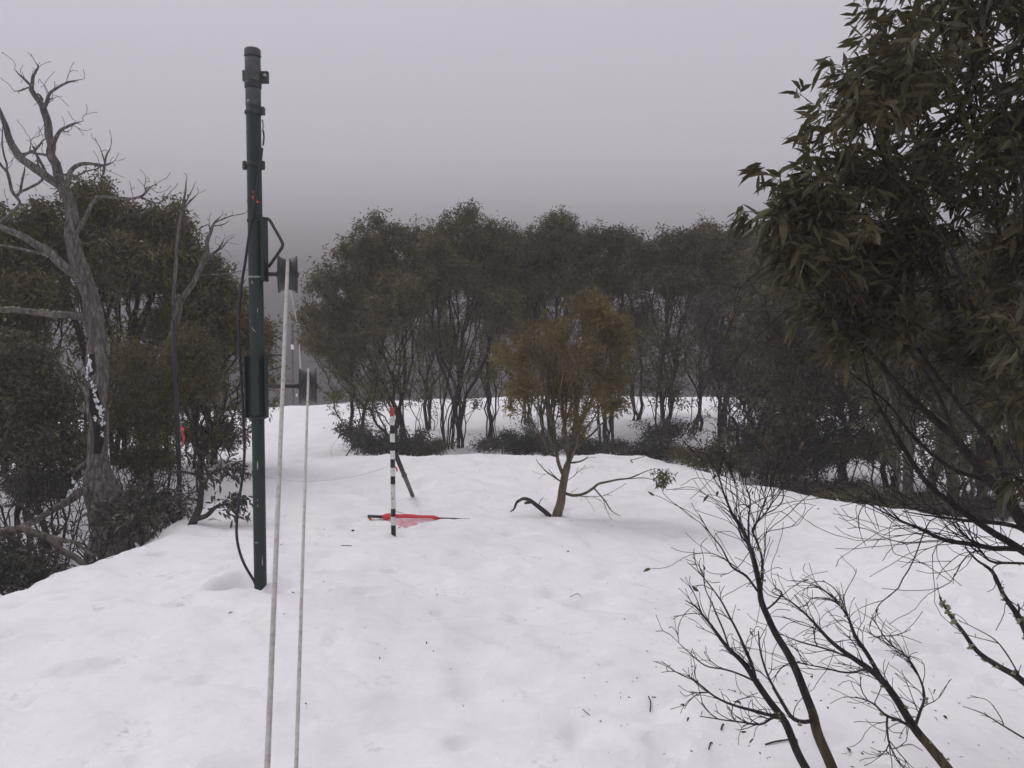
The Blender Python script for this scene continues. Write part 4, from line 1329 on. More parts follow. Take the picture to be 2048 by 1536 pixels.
# swollen base: buttress roots and low limbs
trace(sk, [(262, 1050, 30, DD - .1), (300, 1090, 22, DD - .2), (318, 1130, 14, DD - .3)], (226, 1040), DD, 0.06)
trace(sk, [(190, 1080, 22, DD - .2), (180, 1130, 16, DD - .25), (185, 1190, 10, DD - .3)], (215, 1040), DD, 0.05)
trace(sk, [(160, 985, 14, DD - .2), (120, 1010, 12, DD - .3), (70, 1040, 10, DD - .5), (20, 1070, 9, DD - .6), (-30, 1095, 8, DD - .6)], (205, 975), DD, 0.05)
trace(sk, [(150, 940, 9, DD + .1), (110, 960, 8, DD + .1), (60, 1000, 6, DD + .0), (10, 1015, 5, DD)], (194, 920), DD, 0.05)
nfix = sk.n
sk.grow(twig_targets(sk, 150, rng, 0.26, (0, 0, 0.3), 0.022, 0.003), 0.2, 0.05, 0.4, 0.1, 0.6, rng)
k_main = 111
sk.rfix[k_main:nfix] *= 0.64
sk.rfix[22:k_main] *= 0.86
sk.radii(0.0028)
sk.rfix[:nfix] *= 1 + 0.10 * noise(sk.P[:nfix, 2] * 9, sk.P[:nfix, 0] * 9)
build_stems(sk, dt, B_dead)
# long dark hollow down the front of the trunk between two pale ridges
hv_ = [(193, 690, 9), (192, 715, 12), (192, 745, 13), (196, 780, 13), (200, 815, 13), (205, 850, 12), (206, 880, 10), (204, 905, 6)]
cav, rl, rr_ = [], [], []
for u, v, w in hv_:
    kk = sk.near(P(u, v, DD)); px = DD / FPX
    for f in np.linspace(-1, 1, 7):
        x = w * f * px
        c0 = P(u, v, DD)
        cav.append((c0[0] + x, sk.P[kk][1] - sqrt(max(1e-4, sk.r[kk] ** 2 - min(abs(c0[0] + x - sk.P[kk][0]), sk.r[kk] * .95) ** 2)) - 0.004, c0[2]))
    rl.append(np.array(cav[-7]) + (0, -.004, 0)); rr_.append(np.array(cav[-1]) + (0, -.004, 0))
Qc = [(a * 7 + c, a * 7 + c + 1, (a + 1) * 7 + c + 1, (a + 1) * 7 + c) for a in range(len(hv_) - 1) for c in range(6)]
M_rot = bark('dark_heartwood', (0.010, 0.008, 0.008), (0.020, 0.015, 0.014), (0.045, 0.036, 0.032), 20)
mobj('trunk_hollow', cav, Qc, None, M_rot, dt)
for rd_ in (rl, rr_):
    MB().add(*tube(spline(rd_, 5), np.interp(np.linspace(0, 1, 36), [0, .2, .8, 1], [.006, .020, .022, .006]), 8)).build('bark_ridge', B_dead, dt)
# snow plastered on the trunk, lichen on the limbs
sp = [(192, 722, 13), (188, 735, 12), (184, 755, 6), (197, 768, 7), (200, 782, 7), (203, 800, 9), (208, 815, 10), (212, 828, 9), (200, 832, 6), (216, 845, 7), (214, 868, 6), (168, 968, 14), (158, 985, 12), (150, 1000, 8)]
for u, v, s in sp:
    p_ = P(u, v, DD); kk = sk.near(p_)
    c = sk.P[kk] + (p_ - sk.P[kk]) * np.array([1, 0, 1]) + np.array([0, -sk.r[kk] * 0.95 - 0.012, 0])
    px = DD / FPX
    pb = MB()
    for _ in range(9):
        o_ = rng.normal(size=3) * s * px * np.array([.32, .0, .5])
        lv = lumps([np.zeros(3)], [s * px * rng.uniform(.14, .32)], rng, 1.3, .38)
        pb.add(lv.V[0] * np.array([1, .35, 1]) + c + o_ + np.array([0, 3.0 * o_[0] ** 2 / max(sk.r[kk], .02) * .5, 0]), None, lv.T[0])
    pb.build('snow_patch', M_snowbit, dt)
lp, ls = [], []
for _ in range(90):
    kk = int(rng.integers(0, nfix)); a = rng.random() * 2 * pi
    X_, Y_ = frame_of(sk.D[kk][None])
    lp.append(sk.P[kk] + (X_[0] * cos(a) + Y_[0] * sin(a)) * sk.r[kk] * 0.95); ls.append(rng.uniform(0.006, 0.014))
for u in np.concatenate([np.linspace(0, 40, 8), np.linspace(80, 120, 7)]):
    p_ = P(u, 618, DD - .3); kk = sk.near(p_)
    lp.append(sk.P[kk] + (0, 0, sk.r[kk])); ls.append(rng.uniform(0.014, 0.024))
lumps(lp, ls, rng, .7, .4).build('lichen', M_lichen, dt)['kind'] = 'stuff'

# a second dead stem standing in the thicket behind
d2 = 9.2
q = P(300, 1000, d2)
dt2 = empty('dead_tree', (q[0], q[1], gz(q[0], q[1])), 'thin dead tree whose bare tips poke out above the thicket near the lift pole', 'tree')
sk = Skel()
trace(sk, [(300, 1010, 12), (305, 900, 11), (320, 780, 11), (345, 660, 10), (368, 592, 9.5), (403, 533, 8), (417, 473, 6), (432, 447, 4), (442, 434, 1.5)], None, d2, 0.05)
trace(sk, [(450, 437, 2.2), (470, 431, 1.5), (489, 427, .8)], (432, 447), d2)
trace(sk, [(445, 450, 2), (459, 441, 1)], (428, 455), d2)
trace(sk, [(415, 450, 2), (396, 460, 1.2)], (424, 462), d2)
trace(sk, [(420, 455, 2), (418, 443, 1)], (422, 466), d2)
trace(sk, [(430, 505, 4.5), (442, 488, 3), (448, 478, 1)], (407, 525), d2)
trace(sk, [(445, 492, 2.4), (455, 482, 1.2)], (434, 498), d2)
trace(sk, [(440, 550, 2), (470, 545, 1.8), (500, 537, 1)], (395, 545), d2)
trace(sk, [(350, 560, 5), (356, 480, 5), (365, 420, 4.5), (371, 385, 3), (372, 352, 1.2)], (345, 660), d2 + .1)
trace(sk, [(378, 395, 2.4), (388, 372, 1.2)], (366, 415), d2 + .1)
trace(sk, [(385, 400, 2.6), (396, 388, 1.2)], (372, 425), d2 + .1)
sk.rfix[:sk.n] *= 0.62
sk.grow(twig_targets(sk, 40, rng, 0.2, (0, 0, 0.4), 0.03), 0.2, 0.05, 0.4, 0.1, 0.6, rng)
sk.radii(0.0024)
build_stems(sk, dt2, B_dead)

# ------------------------------------------------------------------ thicket on the left
GL = 'snow gums of the thicket behind the dead tree'
clump_tree('snow_gum', 'dark snow gum at the frame edge behind the grey dead tree', 'tree', GL, gb(30, 10.2),
           [P(-30, 480, 10.2), P(20, 470, 10.2), P(60, 450, 10.3), P(100, 460, 10.1), P(40, 620, 9.9)],
           [ell(20, 490, 75, 80, 10.2), ell(90, 450, 60, 48, 10.2), ell(-50, 480, 70, 90, 10.2), ell(60, 590, 80, 70, 10), ell(-20, 640, 80, 70, 10)],
           640, L_olive, B_dark, 81, per=34, sub_r=0.26)
clump_tree('snow_gum', 'tallest snow gum behind the dead tree, with a domed crown', 'tree', GL, gb(205, 10.8),
           [P(150, 430, 10.8), P(190, 400, 10.9), P(240, 440, 10.7), P(290, 470, 10.8), P(340, 470, 10.9), P(230, 560, 10.4), P(150, 560, 10.4)],
           [ell(190, 410, 58, 44, 10.8), ell(250, 450, 70, 46, 10.8), ell(335, 475, 65, 50, 10.9), ell(285, 540, 95, 55, 10.5), ell(160, 500, 60, 60, 10.6)],
           760, L_olive, B_dark, 82, per=34, sub_r=0.26)
clump_tree('snow_gum', 'leaning snow gum whose leafy side reaches behind the lift pole', 'tree', GL, gb(400, 10.9),
           [P(370, 540, 10.9), P(410, 580, 10.9), P(450, 640, 10.8), P(500, 680, 10.8), P(360, 640, 10.6)],
           [ell(375, 545, 65, 58, 10.9), ell(425, 600, 52, 60, 10.9), ell(470, 660, 48, 50, 10.8), ell(520, 680, 32, 40, 10.8), ell(360, 640, 70, 50, 10.6)],
           620, L_olive, B_dark, 83, per=34, sub_r=0.24)
clump_tree('snow_gum_sapling', 'olive sapling with fine leaves beside the dead trunk', 'tree', 'saplings in the thicket', gb(275, 8.9),
           [P(250, 720, 8.9), P(290, 700, 8.9), P(310, 780, 8.8)],
           [ell(265, 730, 50, 60, 8.9), ell(305, 800, 52, 60, 8.8), ell(250, 830, 42, 50, 8.8), ell(310, 860, 60, 34, 8.8)],
           420, L_olive, B_dark, 84, L=0.06, W=0.012, per=30, sub_r=0.16, n_bare=20, spread=0.06, tip=0.0024)
clump_tree('snow_gum_sapling', 'olive sapling with fine leaves crowding the tagged dark post', 'tree', 'saplings in the thicket', gb(385, 9.0),
           [P(370, 700, 9), P(400, 690, 9), P(410, 770, 8.9)],
           [ell(385, 700, 52, 46, 9), ell(400, 770, 42, 46, 9), ell(360, 750, 36, 44, 8.9)],
           380, L_olive, B_dark, 85, L=0.06, W=0.012, per=30, sub_r=0.16, n_bare=20, spread=0.06, tip=0.0024)
clump_tree('snow_gum', 'dense brown-leaved bush tree under the long level dead limb', 'tree', GL, gb(40, 8.6),
           [P(0, 720, 8.6), P(60, 700, 8.6), P(110, 760, 8.5), P(130, 860, 8.4), P(-40, 800, 8.5)],
           [ell(20, 740, 75, 75, 8.6), ell(95, 800, 65, 70, 8.5), ell(120, 890, 70, 44, 8.3), ell(10, 870, 80, 60, 8.4), ell(-50, 760, 60, 90, 8.5)],
           620, L_brown, B_dark, 86, per=34, sub_r=0.2, n_bare=30, spread=0.08, L=0.065)
shrub(430, 858, 58, 42, 11.2, 87, 'snow-flecked shrub beside the lift pole, at the back edge of the clearing', n_t=240, per=30, group='shrubs on the thicket edge')
shrub(25, 1120, 120, 62, 5.75, 88, 'leafy dark bush low in the hollow at the frame edge', n_t=300, per=26, L=0.05, W=0.016, group='shrubs on the thicket edge')
shrub(255, 1020, 62, 44, 7.0, 89, 'broad-leaved sprig growing against the swollen base of the dead tree', n_t=70, per=12, L=0.085, W=0.028, group='shrubs on the thicket edge', ns=4)
shrub(320, 985, 62, 66, 7.5, 90, 'broad-leaved shrub between the dead tree and the tagged dark post', n_t=110, per=10, L=0.085, W=0.027, group='shrubs on the thicket edge', ns=5)

shrub(90, 955, 85, 46, 8.0, 57, 'dark green shrub crowding the low limbs of the dead tree', n_t=220, per=26, group='shrubs on the thicket edge')
shrub(300, 905, 60, 40, 8.8, 58, 'olive shrub below the sapling beside the dead trunk', L_olive, n_t=180, per=26, group='shrubs on the thicket edge')
# leafless tangle in the hollow
def bare_tangle(u, v, ru, rv, depth, seed, label, n=170, rd=0.7):
    rng = np.random.default_rng(seed)
    b = gb(u, depth)
    base = np.array([b[0], b[1], gz(*b)])
    root = empty('bare_bush', base, label, 'bush', 'leafless bushes in the hollow')
    sk = Skel()
    for s in range(7):
        a = pi * (s + rng.random()) / 7
        e = P(u, v, depth) + np.array([cos(a) * ru * depth / FPX, rng.normal() * rd * .5, (sin(a) - .3) * rv * depth / FPX])
        sk.path([base + (0, 0, -.1), base + (e - base) * .35 + rng.normal(size=3) * .06 + (0, 0, -0.03), base + (e - base) * .7 + rng.normal(size=3) * .08, e], None, -1, s, 4, .06)
    T = in_ellipsoids([ell(u, v, ru * 1.25, rv * 1.1, depth, rd)], n, rng, 0.2, 1.0)
    T = T[T[:, 2] > ground(T[:, 0], T[:, 1], False) + 0.03]
    T = T[np.argsort(np.linalg.norm(T - base, axis=1))]
    sk.grow(T, 0.3, 0.09, 0.35, 0.12, 0.6, rng)
    sk.radii(0.003)
    build_stems(sk, root, B_dark, 'stem')


bare_tangle(90, 990, 120, 75, 7.4, 91, 'leafless tangle of dark twigs spreading from the hollow below the dead limb')
bare_tangle(290, 950, 110, 60, 8.4, 92, 'leafless tangle of dark twigs behind the foot of the dead tree')
bare_tangle(180, 1060, 110, 50, 6.9, 93, 'low leafless twigs in front of the swollen dead trunk', 110)
# arched pale branch low down, and the small stem by the cable
ab = empty('arched_branch', G(190, 1138), 'arched pale branch bending down into the snow by the dark bush', 'branch')
sk = Skel()
trace(sk, [(-40, 1085, 8), (0, 1066, 8), (40, 1058, 8), (75, 1066, 7.5), (110, 1090, 7), (150, 1118, 6), (192, 1145, 5)], None, 5.9, 0.05)
trace(sk, [(120, 1080, 5), (150, 1085, 4), (185, 1110, 3)], (85, 1072), 5.95, 0.02)
sk.grow(twig_targets(sk, 30, rng, 0.18, (0, 0, 0.1), 0.06), 0.2, 0.05, 0.4, 0.1, 0.5, rng)
sk.radii(0.002)
build_stems(sk, ab, B_pale, 'limb')
rng = np.random.default_rng(95)
q = G(384, 1048)
d3 = float(q[1])
sb = empty('crooked_shrub', q, 'crooked brown-stemmed shrub with a few broad leaves behind the hanging cable', 'shrub')
sk = Skel()
trace(sk, [(380, 1060, 9), (390, 1035, 8), (401, 1010, 6.5), (402, 980, 5.5), (403, 960, 5), (394, 948, 3.5), (375, 945, 2.5), (345, 946, 2), (320, 950, 1.2)], None, d3, .02)
trace(sk, [(412, 1030, 5), (430, 1015, 4), (450, 1008, 2.6), (466, 1012, 1.4)], (388, 1044), d3 - .05, .02)
trace(sk, [(395, 930, 2.6), (382, 912, 2), (368, 900, 1.2)], (402, 955), d3, .02)
trace(sk, [(425, 944, 2.4), (450, 938, 2.2), (480, 945, 2)], (403, 952), d3 + .1, .02)
trace(sk, [(408, 925, 1), (402, 905, .8)], (398, 940), d3, .02)
sk.grow(twig_targets(sk, 60, rng, 0.14, (0.3, 0, 0.1), 0.02), 0.3, 0.05, 0.4, 0.1, 0.6, rng)
sk.radii(0.0018)
build_stems(sk, sb, B_mid, 'stem')
leafy = [t for t in sk.tips if sk.P[t][0] > P(405, 900, d3)[0]]
V, Q, _ = leaves_on(sk, rng, 12, 0.075, 0.026, 0.3, 0.05, back=1, outw=0.8, tips=leafy, detail=True)
mobj('leaves', V, Q, None, L_dark, sb)['kind'] = 'stuff'

# dark post with red tape, grey cloth, and the string to the striped pole
pd = 8.3
q = P(360, 1010, pd)
M_postsnow = M_dark = M_darksteel
post = empty('tagged_post', (q[0], q[1], gz(q[0], q[1])), 'thin dark metal post wearing red tape, at the edge of the thicket', 'post')
pp = [P(361, 1040, pd), P(360, 1000, pd), P(357, 900, pd), P(352, 780, pd), P(346, 640, pd)]
MB().add(*tube(pp, 4.6 * pd / FPX, 10)).build('post_shaft', M_black, post)
tg = empty('tape_tie', P(365, 860, pd - .04), 'bright red tape knotted round the thin dark post', 'tape')
ribbon('knot', [P(362, 853, pd - .05), P(366, 860, pd - .055), P(364, 868, pd - .05)], 0.03, tape_m, tg)
ribbon('tail', [P(365, 866, pd - .055), P(368, 878, pd - .06), P(365, 886, pd - .06), P(367, 893, pd - .055)], 0.024, tape_m, tg)
M_cloth = material('grey_wrap', (0.16, 0.16, 0.18), rough=0.9)
wr = MB().add(*tube([P(362, 1000, pd - .05), P(363, 1015, pd - .05), P(364, 1032, pd - .05)], [6 * pd / FPX, 9 * pd / FPX, 7 * pd / FPX], 10)).build('grey_sleeve', M_cloth, post)
s0, s1 = P(371, 884, pd - .05), P(780, 932, SD)
pts = [s0 + (s1 - s0) * f + np.array([0, 0, -0.62 * 4 * f * (1 - f) * 0.42]) for f in np.linspace(0, 1, 14)]
pts = [np.array([p_[0], p_[1], max(p_[2], gz(p_[0], p_[1]) + .006)]) for p_ in pts]
M_string = material('pale_string', (0.30, 0.29, 0.26), rough=0.9)
stn = MB().add(*tube(spline(pts, 4), 0.0012, 5)).build('string', M_string)
tag(stn, 'thin string sagging from the tagged post to the striped pole', 'string')

# ------------------------------------------------------------------ big leafy tree close by
rng = np.random.default_rng(101)
nb_ = P(2330, 1497, 3.25)
nt_ = empty('near_tree', (nb_[0], nb_[1], gz(nb_[0], nb_[1])), 'large leafy snow gum close to the camera, filling one side of the picture', 'tree')
sk = Skel()
trace(sk, [(2335, 1510, 30, 3.25), (2270, 1350, 26, 3.25), (2180, 1210, 22, 3.2), (2110, 1120, 17, 3.15), (2050, 1050, 13, 3.12), (1985, 965, 10, 3.1), (1920, 890, 8, 3.05), (1840, 812, 6.5, 3.0), (1760, 730, 5.5, 2.95), (1690, 650, 4.5, 2.9), (1620, 560, 3.2, 2.85), (1570, 470, 2, 2.8)], None, 3.1, .02, 0)
trace(sk, [(2140, 1080, 15, 3.3), (2085, 960, 12, 3.35), (2030, 860, 10, 3.3), (1975, 770, 8, 3.2), (1910, 640, 6.5, 3.1), (1850, 500, 5, 3.05), (1790, 360, 3.6, 3.0), (1730, 220, 2.2, 3.0)], (2180, 1210, 3.2), 3.2, .02)
trace(sk, [(2160, 980, 14, 3.4), (2120, 800, 12, 3.5), (2070, 620, 9, 3.5), (2010, 430, 7, 3.4), (1950, 240, 5, 3.3), (1890, 60, 3.2, 3.2), (1860, -60, 2, 3.2)], (2200, 1230, 3.22), 3.3, .02)
trace(sk, [(2140, 900, 8, 2.8), (2100, 700, 7, 2.7), (2060, 520, 5, 2.65), (2040, 350, 3.5, 2.7), (1990, 150, 2.2, 2.8)], (2180, 1210, 3.2), 3.0, .02)
trace(sk, [(2100, 1135, 9, 3.0), (2040, 1095, 8, 2.95), (1975, 1058, 7, 2.95), (1915, 1015, 6.2, 2.95), (1862, 975, 5.5, 2.95), (1818, 915, 4.6, 2.95), (1780, 850, 4, 2.95), (1745, 790, 3, 2.95), (1728, 720, 2.2, 2.95), (1715, 640, 1.4, 2.95)], (2150, 1175, 3.2), 3.0, .012)
trace(sk, [(1990, 1096, 5.5, 2.9), (1935, 1085, 5, 2.9), (1880, 1077, 4.2, 2.9), (1838, 1058, 3.4, 2.9), (1790, 1036, 2.4, 2.9), (1735, 1006, 1.8, 2.9), (1690, 990, 1.0, 2.9)], (2040, 1095, 2.95), 2.95, .012)
trace(sk, [(2050, 1062, 5, 2.9), (1985, 1046, 4.2, 2.9), (1925, 1040, 3.4, 2.9), (1880, 1035, 2.4, 2.9), (1805, 1022, 1.2, 2.9)], (2110, 1120, 3.15), 3.0, .012)
trace(sk, [(1990, 1125, 3, 2.85), (1960, 1100, 2.4, 2.85), (1930, 1070, 1.8, 2.85), (1890, 1040, 1.2, 2.85)], (2050, 1150, 3.0), 3.0, .012)
trace(sk, [(1990, 900, 5, 3.3), (1930, 830, 4.4, 3.3), (1860, 730, 3.6, 3.3), (1800, 640, 2.6, 3.3), (1760, 560, 1.8, 3.3)], (2050, 990, 3.2), 3.3, .015)
trace(sk, [(1890, 930, 4, 3.15), (1830, 880, 3.4, 3.2), (1770, 800, 2.6, 3.2), (1690, 740, 1.8, 3.2), (1620, 700, 1.0, 3.2)], (1985, 965, 3.1), 3.1, .015)
trace(sk, [(1870, 780, 4, 2.9), (1810, 690, 3.4, 2.85), (1740, 620, 2.6, 2.8), (1690, 590, 1.8, 2.8)], (1920, 890, 3.05), 3.0, .015)
trace(sk, [(1950, 640, 5, 2.8), (1900, 500, 4, 2.75), (1830, 400, 3, 2.7), (1760, 330, 2, 2.7)], (1985, 780, 3.2), 3.0, .015)
trace(sk, [(2070, 790, 5, 2.6), (2040, 700, 4, 2.5), (1990, 640, 3, 2.45)], (2110, 900, 2.9), 2.7, .015)
trace(sk, [(2070, 1010, 4, 2.6), (2045, 965, 3, 2.5), (2010, 950, 2, 2.45)], (2110, 1080, 3.0), 2.7, .015)
NE = [ell(2045, 660, 70, 110, 2.85, .3), ell(1960, 690, 80, 60, 3.1, .3), ell(2060, 820, 40, 70, 2.7, .2), ell(1545, 470, 40, 40, 2.85, .2), ell(1610, 590, 90, 45, 2.95, .25), ell(1760, 600, 110, 60, 3.1, .3), ell(2020, 760, 50, 60, 2.7, .2), ell(1890, 60, 150, 120, 3.2, .4), ell(1960, -80, 200, 120, 3.3, .5), ell(1785, 150, 85, 95, 3.0, .35), ell(1700, 250, 85, 90, 2.95, .3), ell(1640, 345, 85, 85, 2.9, .3), ell(1600, 430, 62, 60, 2.85, .25), ell(1760, 350, 130, 120, 3.1, .4), ell(1930, 300, 130, 150, 3.25, .45), ell(2040, 420, 90, 160, 2.9, .4), ell(1680, 500, 140, 70, 2.95, .35), ell(1850, 500, 150, 100, 3.15, .4), ell(1560, 520, 55, 40, 2.9, .2), ell(2100, 150, 120, 200, 3.0, .45), ell(1990, 560, 80, 60, 3.2, .3)]
C = in_ellipsoids(NE, 170, rng, 0.35, 0.8)
k = rng.integers(0, 170, 900)
T = C[k] + norm(rng.normal(size=(900, 3))) * rng.random((900, 1)) ** .5 * 0.16
LOWE = [ell(2040, 800, 26, 40, 2.55, .1), ell(1960, 640, 50, 40, 2.8, .15), ell(2035, 955, 22, 22, 2.5, .06), ell(2030, 690, 30, 40, 2.5, .1), ell(2040, 620, 30, 40, 2.6, .1), ell(1610, 655, 34, 22, 2.85, .08), ell(1690, 690, 60, 30, 2.9, .12), ell(1790, 640, 80, 40, 3.0, .2), ell(1540, 600, 30, 30, 2.9, .1)]
T = np.vstack([T, in_ellipsoids(LOWE, 46, rng, 0.2, 1.0)])
T = T[np.argsort(np.linalg.norm(T - nb_, axis=1))]
nfix = sk.n
sk.nostart[:sk.n] = sk.P[:sk.n, 0] > P(2120, 900, 3.1)[0]
sk.grow(T, 0.45, 0.08, 0.4, 0.06, 0.9, rng, up=0.1)
tipsL = list(sk.tips)
sk.tips = []
lowb = np.arange(nfix)[(sk.rfix[:nfix] < 0.013) & (sk.P[:nfix, 0] < P(2100, 900, 3.0)[0]) & (sk.P[:nfix, 2] < P(1900, 520, 3.0)[2])]
f1 = sk.whips(rng.choice(lowb, 190), 0.55, rng, (-0.55, 0.0, 0.5), 0.9, 0.32, 0.04)
sk.whips(rng.integers(f1, sk.n, 230), 0.28, rng, (-0.5, 0.0, 0.5), 0.9, 0.35, 0.04)
sk.radii(0.0014)
tw_sel = sk.r < 0.0030
tips_mask = np.zeros(sk.n, bool)
for t in tipsL:
    q = t
    while q >= 0 and tw_sel[q]:
        tips_mask[q] = True
        q = sk.par[q]
M_twig = material('ochre_twig', (0.15, 0.075, 0.028), rough=0.7, spec=0.2, vary=[(0.3, (0.060, 0.032, 0.018)), (0.6, (0.16, 0.080, 0.028)), (0.8, (0.24, 0.13, 0.04))], scale=5)
B_near = bark('dark_red_bark', (0.014, 0.010, 0.010), (0.028, 0.020, 0.019), (0.060, 0.045, 0.040))
sk.tubes(~tips_mask).build('trunk', B_near, nt_)
sk.tubes(tips_mask).build('twigs', M_twig, nt_)['kind'] = 'stuff'
# leaves: several hang from every twig end
tips = np.array(tipsL)
src = np.concatenate([np.repeat(tips, 10), np.repeat(sk.par[tips], 5), np.repeat(sk.par[sk.par[tips]], 3)])
base = sk.P[src] + rng.normal(size=(len(src), 3)) * 0.012
dr = norm(sk.D[src] * 0.55 + rng.normal(size=(len(src), 3)) * 0.55 + np.array([-0.25, -0.1, -0.55]))
Ln = 0.084 * rng.uniform(0.5, 1.25, len(src))
Wd = Ln * rng.uniform(0.16, 0.25, len(src))
# the 300 that show largest become leaves of their own
tip_p = base + dr * Ln[:, None] * 0.5
rel = tip_p - np.array([0, 0, CAM_Z])
c_, s_ = cos(PITCH), sin(PITCH)
yc = rel[:, 1] * c_ - rel[:, 2] * s_
zc_ = rel[:, 1] * s_ + rel[:, 2] * c_
uu = 1024 + FPX * rel[:, 0] / yc
vv = 768 - FPX * zc_ / yc
inside = (uu > 1440) & (uu < 2048) & (vv > 0) & (vv < 1100)
view = norm(rel)
score = np.where(inside, Ln * np.linalg.norm(np.cross(dr, view), axis=1) / yc * (1 + 0.8 * (yc < 2.85)), 0)
order = np.argsort(-score)
own, rest = order[:300], order[300:]
V, Q, _ = leaf_mesh(base[rest], dr[rest], Ln[rest], Wd[rest], rng, 0.22, True)
mobj('crown', V, Q, None, L_near, nt_)['kind'] = 'stuff'
shapes = []
for k in range(6):
    V, Q, _ = leaf_mesh(np.zeros((1, 3)), np.array([[1.0, 0, 0]]), 1.0, rng.uniform(0.17, 0.25), np.random.default_rng(200 + k), 0.0, True)
    x = V[:, 0].copy()
    V[:, 1] += 0.10 * (k - 2.5) / 2.5 * np.sin(np.pi * x)
    V[:, 2] -= (0.10 + 0.03 * k) * x * x
    col = [(0.050, 0.043, 0.019), (0.068, 0.058, 0.027), (0.080, 0.064, 0.027), (0.056, 0.058, 0.034), (0.095, 0.076, 0.033), (0.072, 0.074, 0.048)][k]
    lm = material('leaf_blade', col, rough=0.5, spec=0.25, vary=[(0.3, tuple(c * .75 for c in col)), (0.7, tuple(min(1, c * 1.35) for c in col))], scale=3.0, trans=0.12)
    shapes.append(mesh_data('leaf', V, Q, None, lm))
from mathutils import Matrix, Vector
rloc = np.array(nt_.location)
for i in own:
    x = dr[i]
    y = norm(np.cross(np.array([0, 0, 1.0]) + rng.normal(size=3) * 0.35, x))
    z = np.cross(x, y)
    o = bpy.data.objects.new('leaf', shapes[int(rng.integers(0, 6))])
    link(o, nt_)
    L_ = float(Ln[i]) * 1.12
    b_ = base[i] - rloc
    o.matrix_local = Matrix(((x[0] * L_, y[0] * L_, z[0] * L_, b_[0]), (x[1] * L_, y[1] * L_, z[1] * L_, b_[1]), (x[2] * L_, y[2] * L_, z[2] * L_, b_[2]), (0, 0, 0, 1)))

# ------------------------------------------------------------------ leafless shrubs in the foreground
def bare_shrub(label, traces, seed, mat, n_tw, reach, bias, spread=0.45, lichen=0, leafs=0, rmax=0.012, tip=0.0013, second=0, foot_n=0):
    rng = np.random.default_rng(seed)
    sk = Skel()
    for pts, at in traces:
        trace(sk, pts, at, 2.95, 0.014)
    b = sk.P[0]
    root = empty('bare_shrub', (b[0], b[1], gz(b[0], b[1])), label, 'shrub', 'leafless shrubs in the foreground snow')
    nf = sk.n
    sk.rfix[:nf] *= 0.74
    ok = np.arange(6, nf)
    ok = ok[sk.rfix[ok] < rmax]
    f1 = sk.whips(rng.choice(ok, n_tw), reach, rng, bias, 1.0, spread, 0.025)
    if second: sk.whips(rng.integers(f1, sk.n, second), reach * 0.55, rng, bias, 1.0, spread, 0.025)
    n = sk.n                                                    # shoots that would dip into the snow stay on top of it
    low = np.maximum(ground(sk.P[:n, 0], sk.P[:n, 1], False) + 0.015, sk.P[:n, 2])
    sk.P[nf:n, 2] = low[nf:n]
    sk.radii(tip)
    foot = np.zeros(sk.n, bool)
    foot[:foot_n] = True
    tb = sk.tubes(~foot)
    tb.build('stem', mat, root)
    if foot_n: sk.tubes(foot).build('stem_foot', B_fgtan, root)
    if lichen:
        lp, ls = [], []
        for _ in range(lichen):
            kk = int(rng.choice(np.nonzero(sk.r[:nf] > min(0.006, np.quantile(sk.r[:nf], .5)))[0])); a = rng.random() * 2 * pi
            X_, Y_ = frame_of(sk.D[kk][None])
            for _ in range(4):
                lp.append(sk.P[kk] + (X_[0] * cos(a) + Y_[0] * sin(a)) * (sk.r[kk] * 1.0) + rng.normal(size=3) * .0045); ls.append(rng.uniform(0.003, 0.0065))
        lumps(lp, ls, rng, .8, .5).build('lichen', M_lichen, root)['kind'] = 'stuff'
    for _ in range(leafs):
        kk = int(rng.choice(sk.tips))
        x = norm(sk.D[kk] + rng.normal(size=3) * .8 + np.array([0, 0, -.3])); y = norm(np.cross(rng.normal(size=3), x)); z = np.cross(x, y)
        o = bpy.data.objects.new('leaf', shapes[int(rng.integers(0, 6))])
        link(o, root)
        L_ = rng.uniform(.022, .038)
        b_ = sk.P[kk] - np.array(root.location)
        o.matrix_local = Matrix(((x[0] * L_, y[0] * L_ * 1.5, z[0] * L_, b_[0]), (x[1] * L_, y[1] * L_ * 1.5, z[1] * L_, b_[1]), (x[2] * L_, y[2] * L_ * 1.5, z[2] * L_, b_[2]), (0, 0, 0, 1)))
    return root, sk


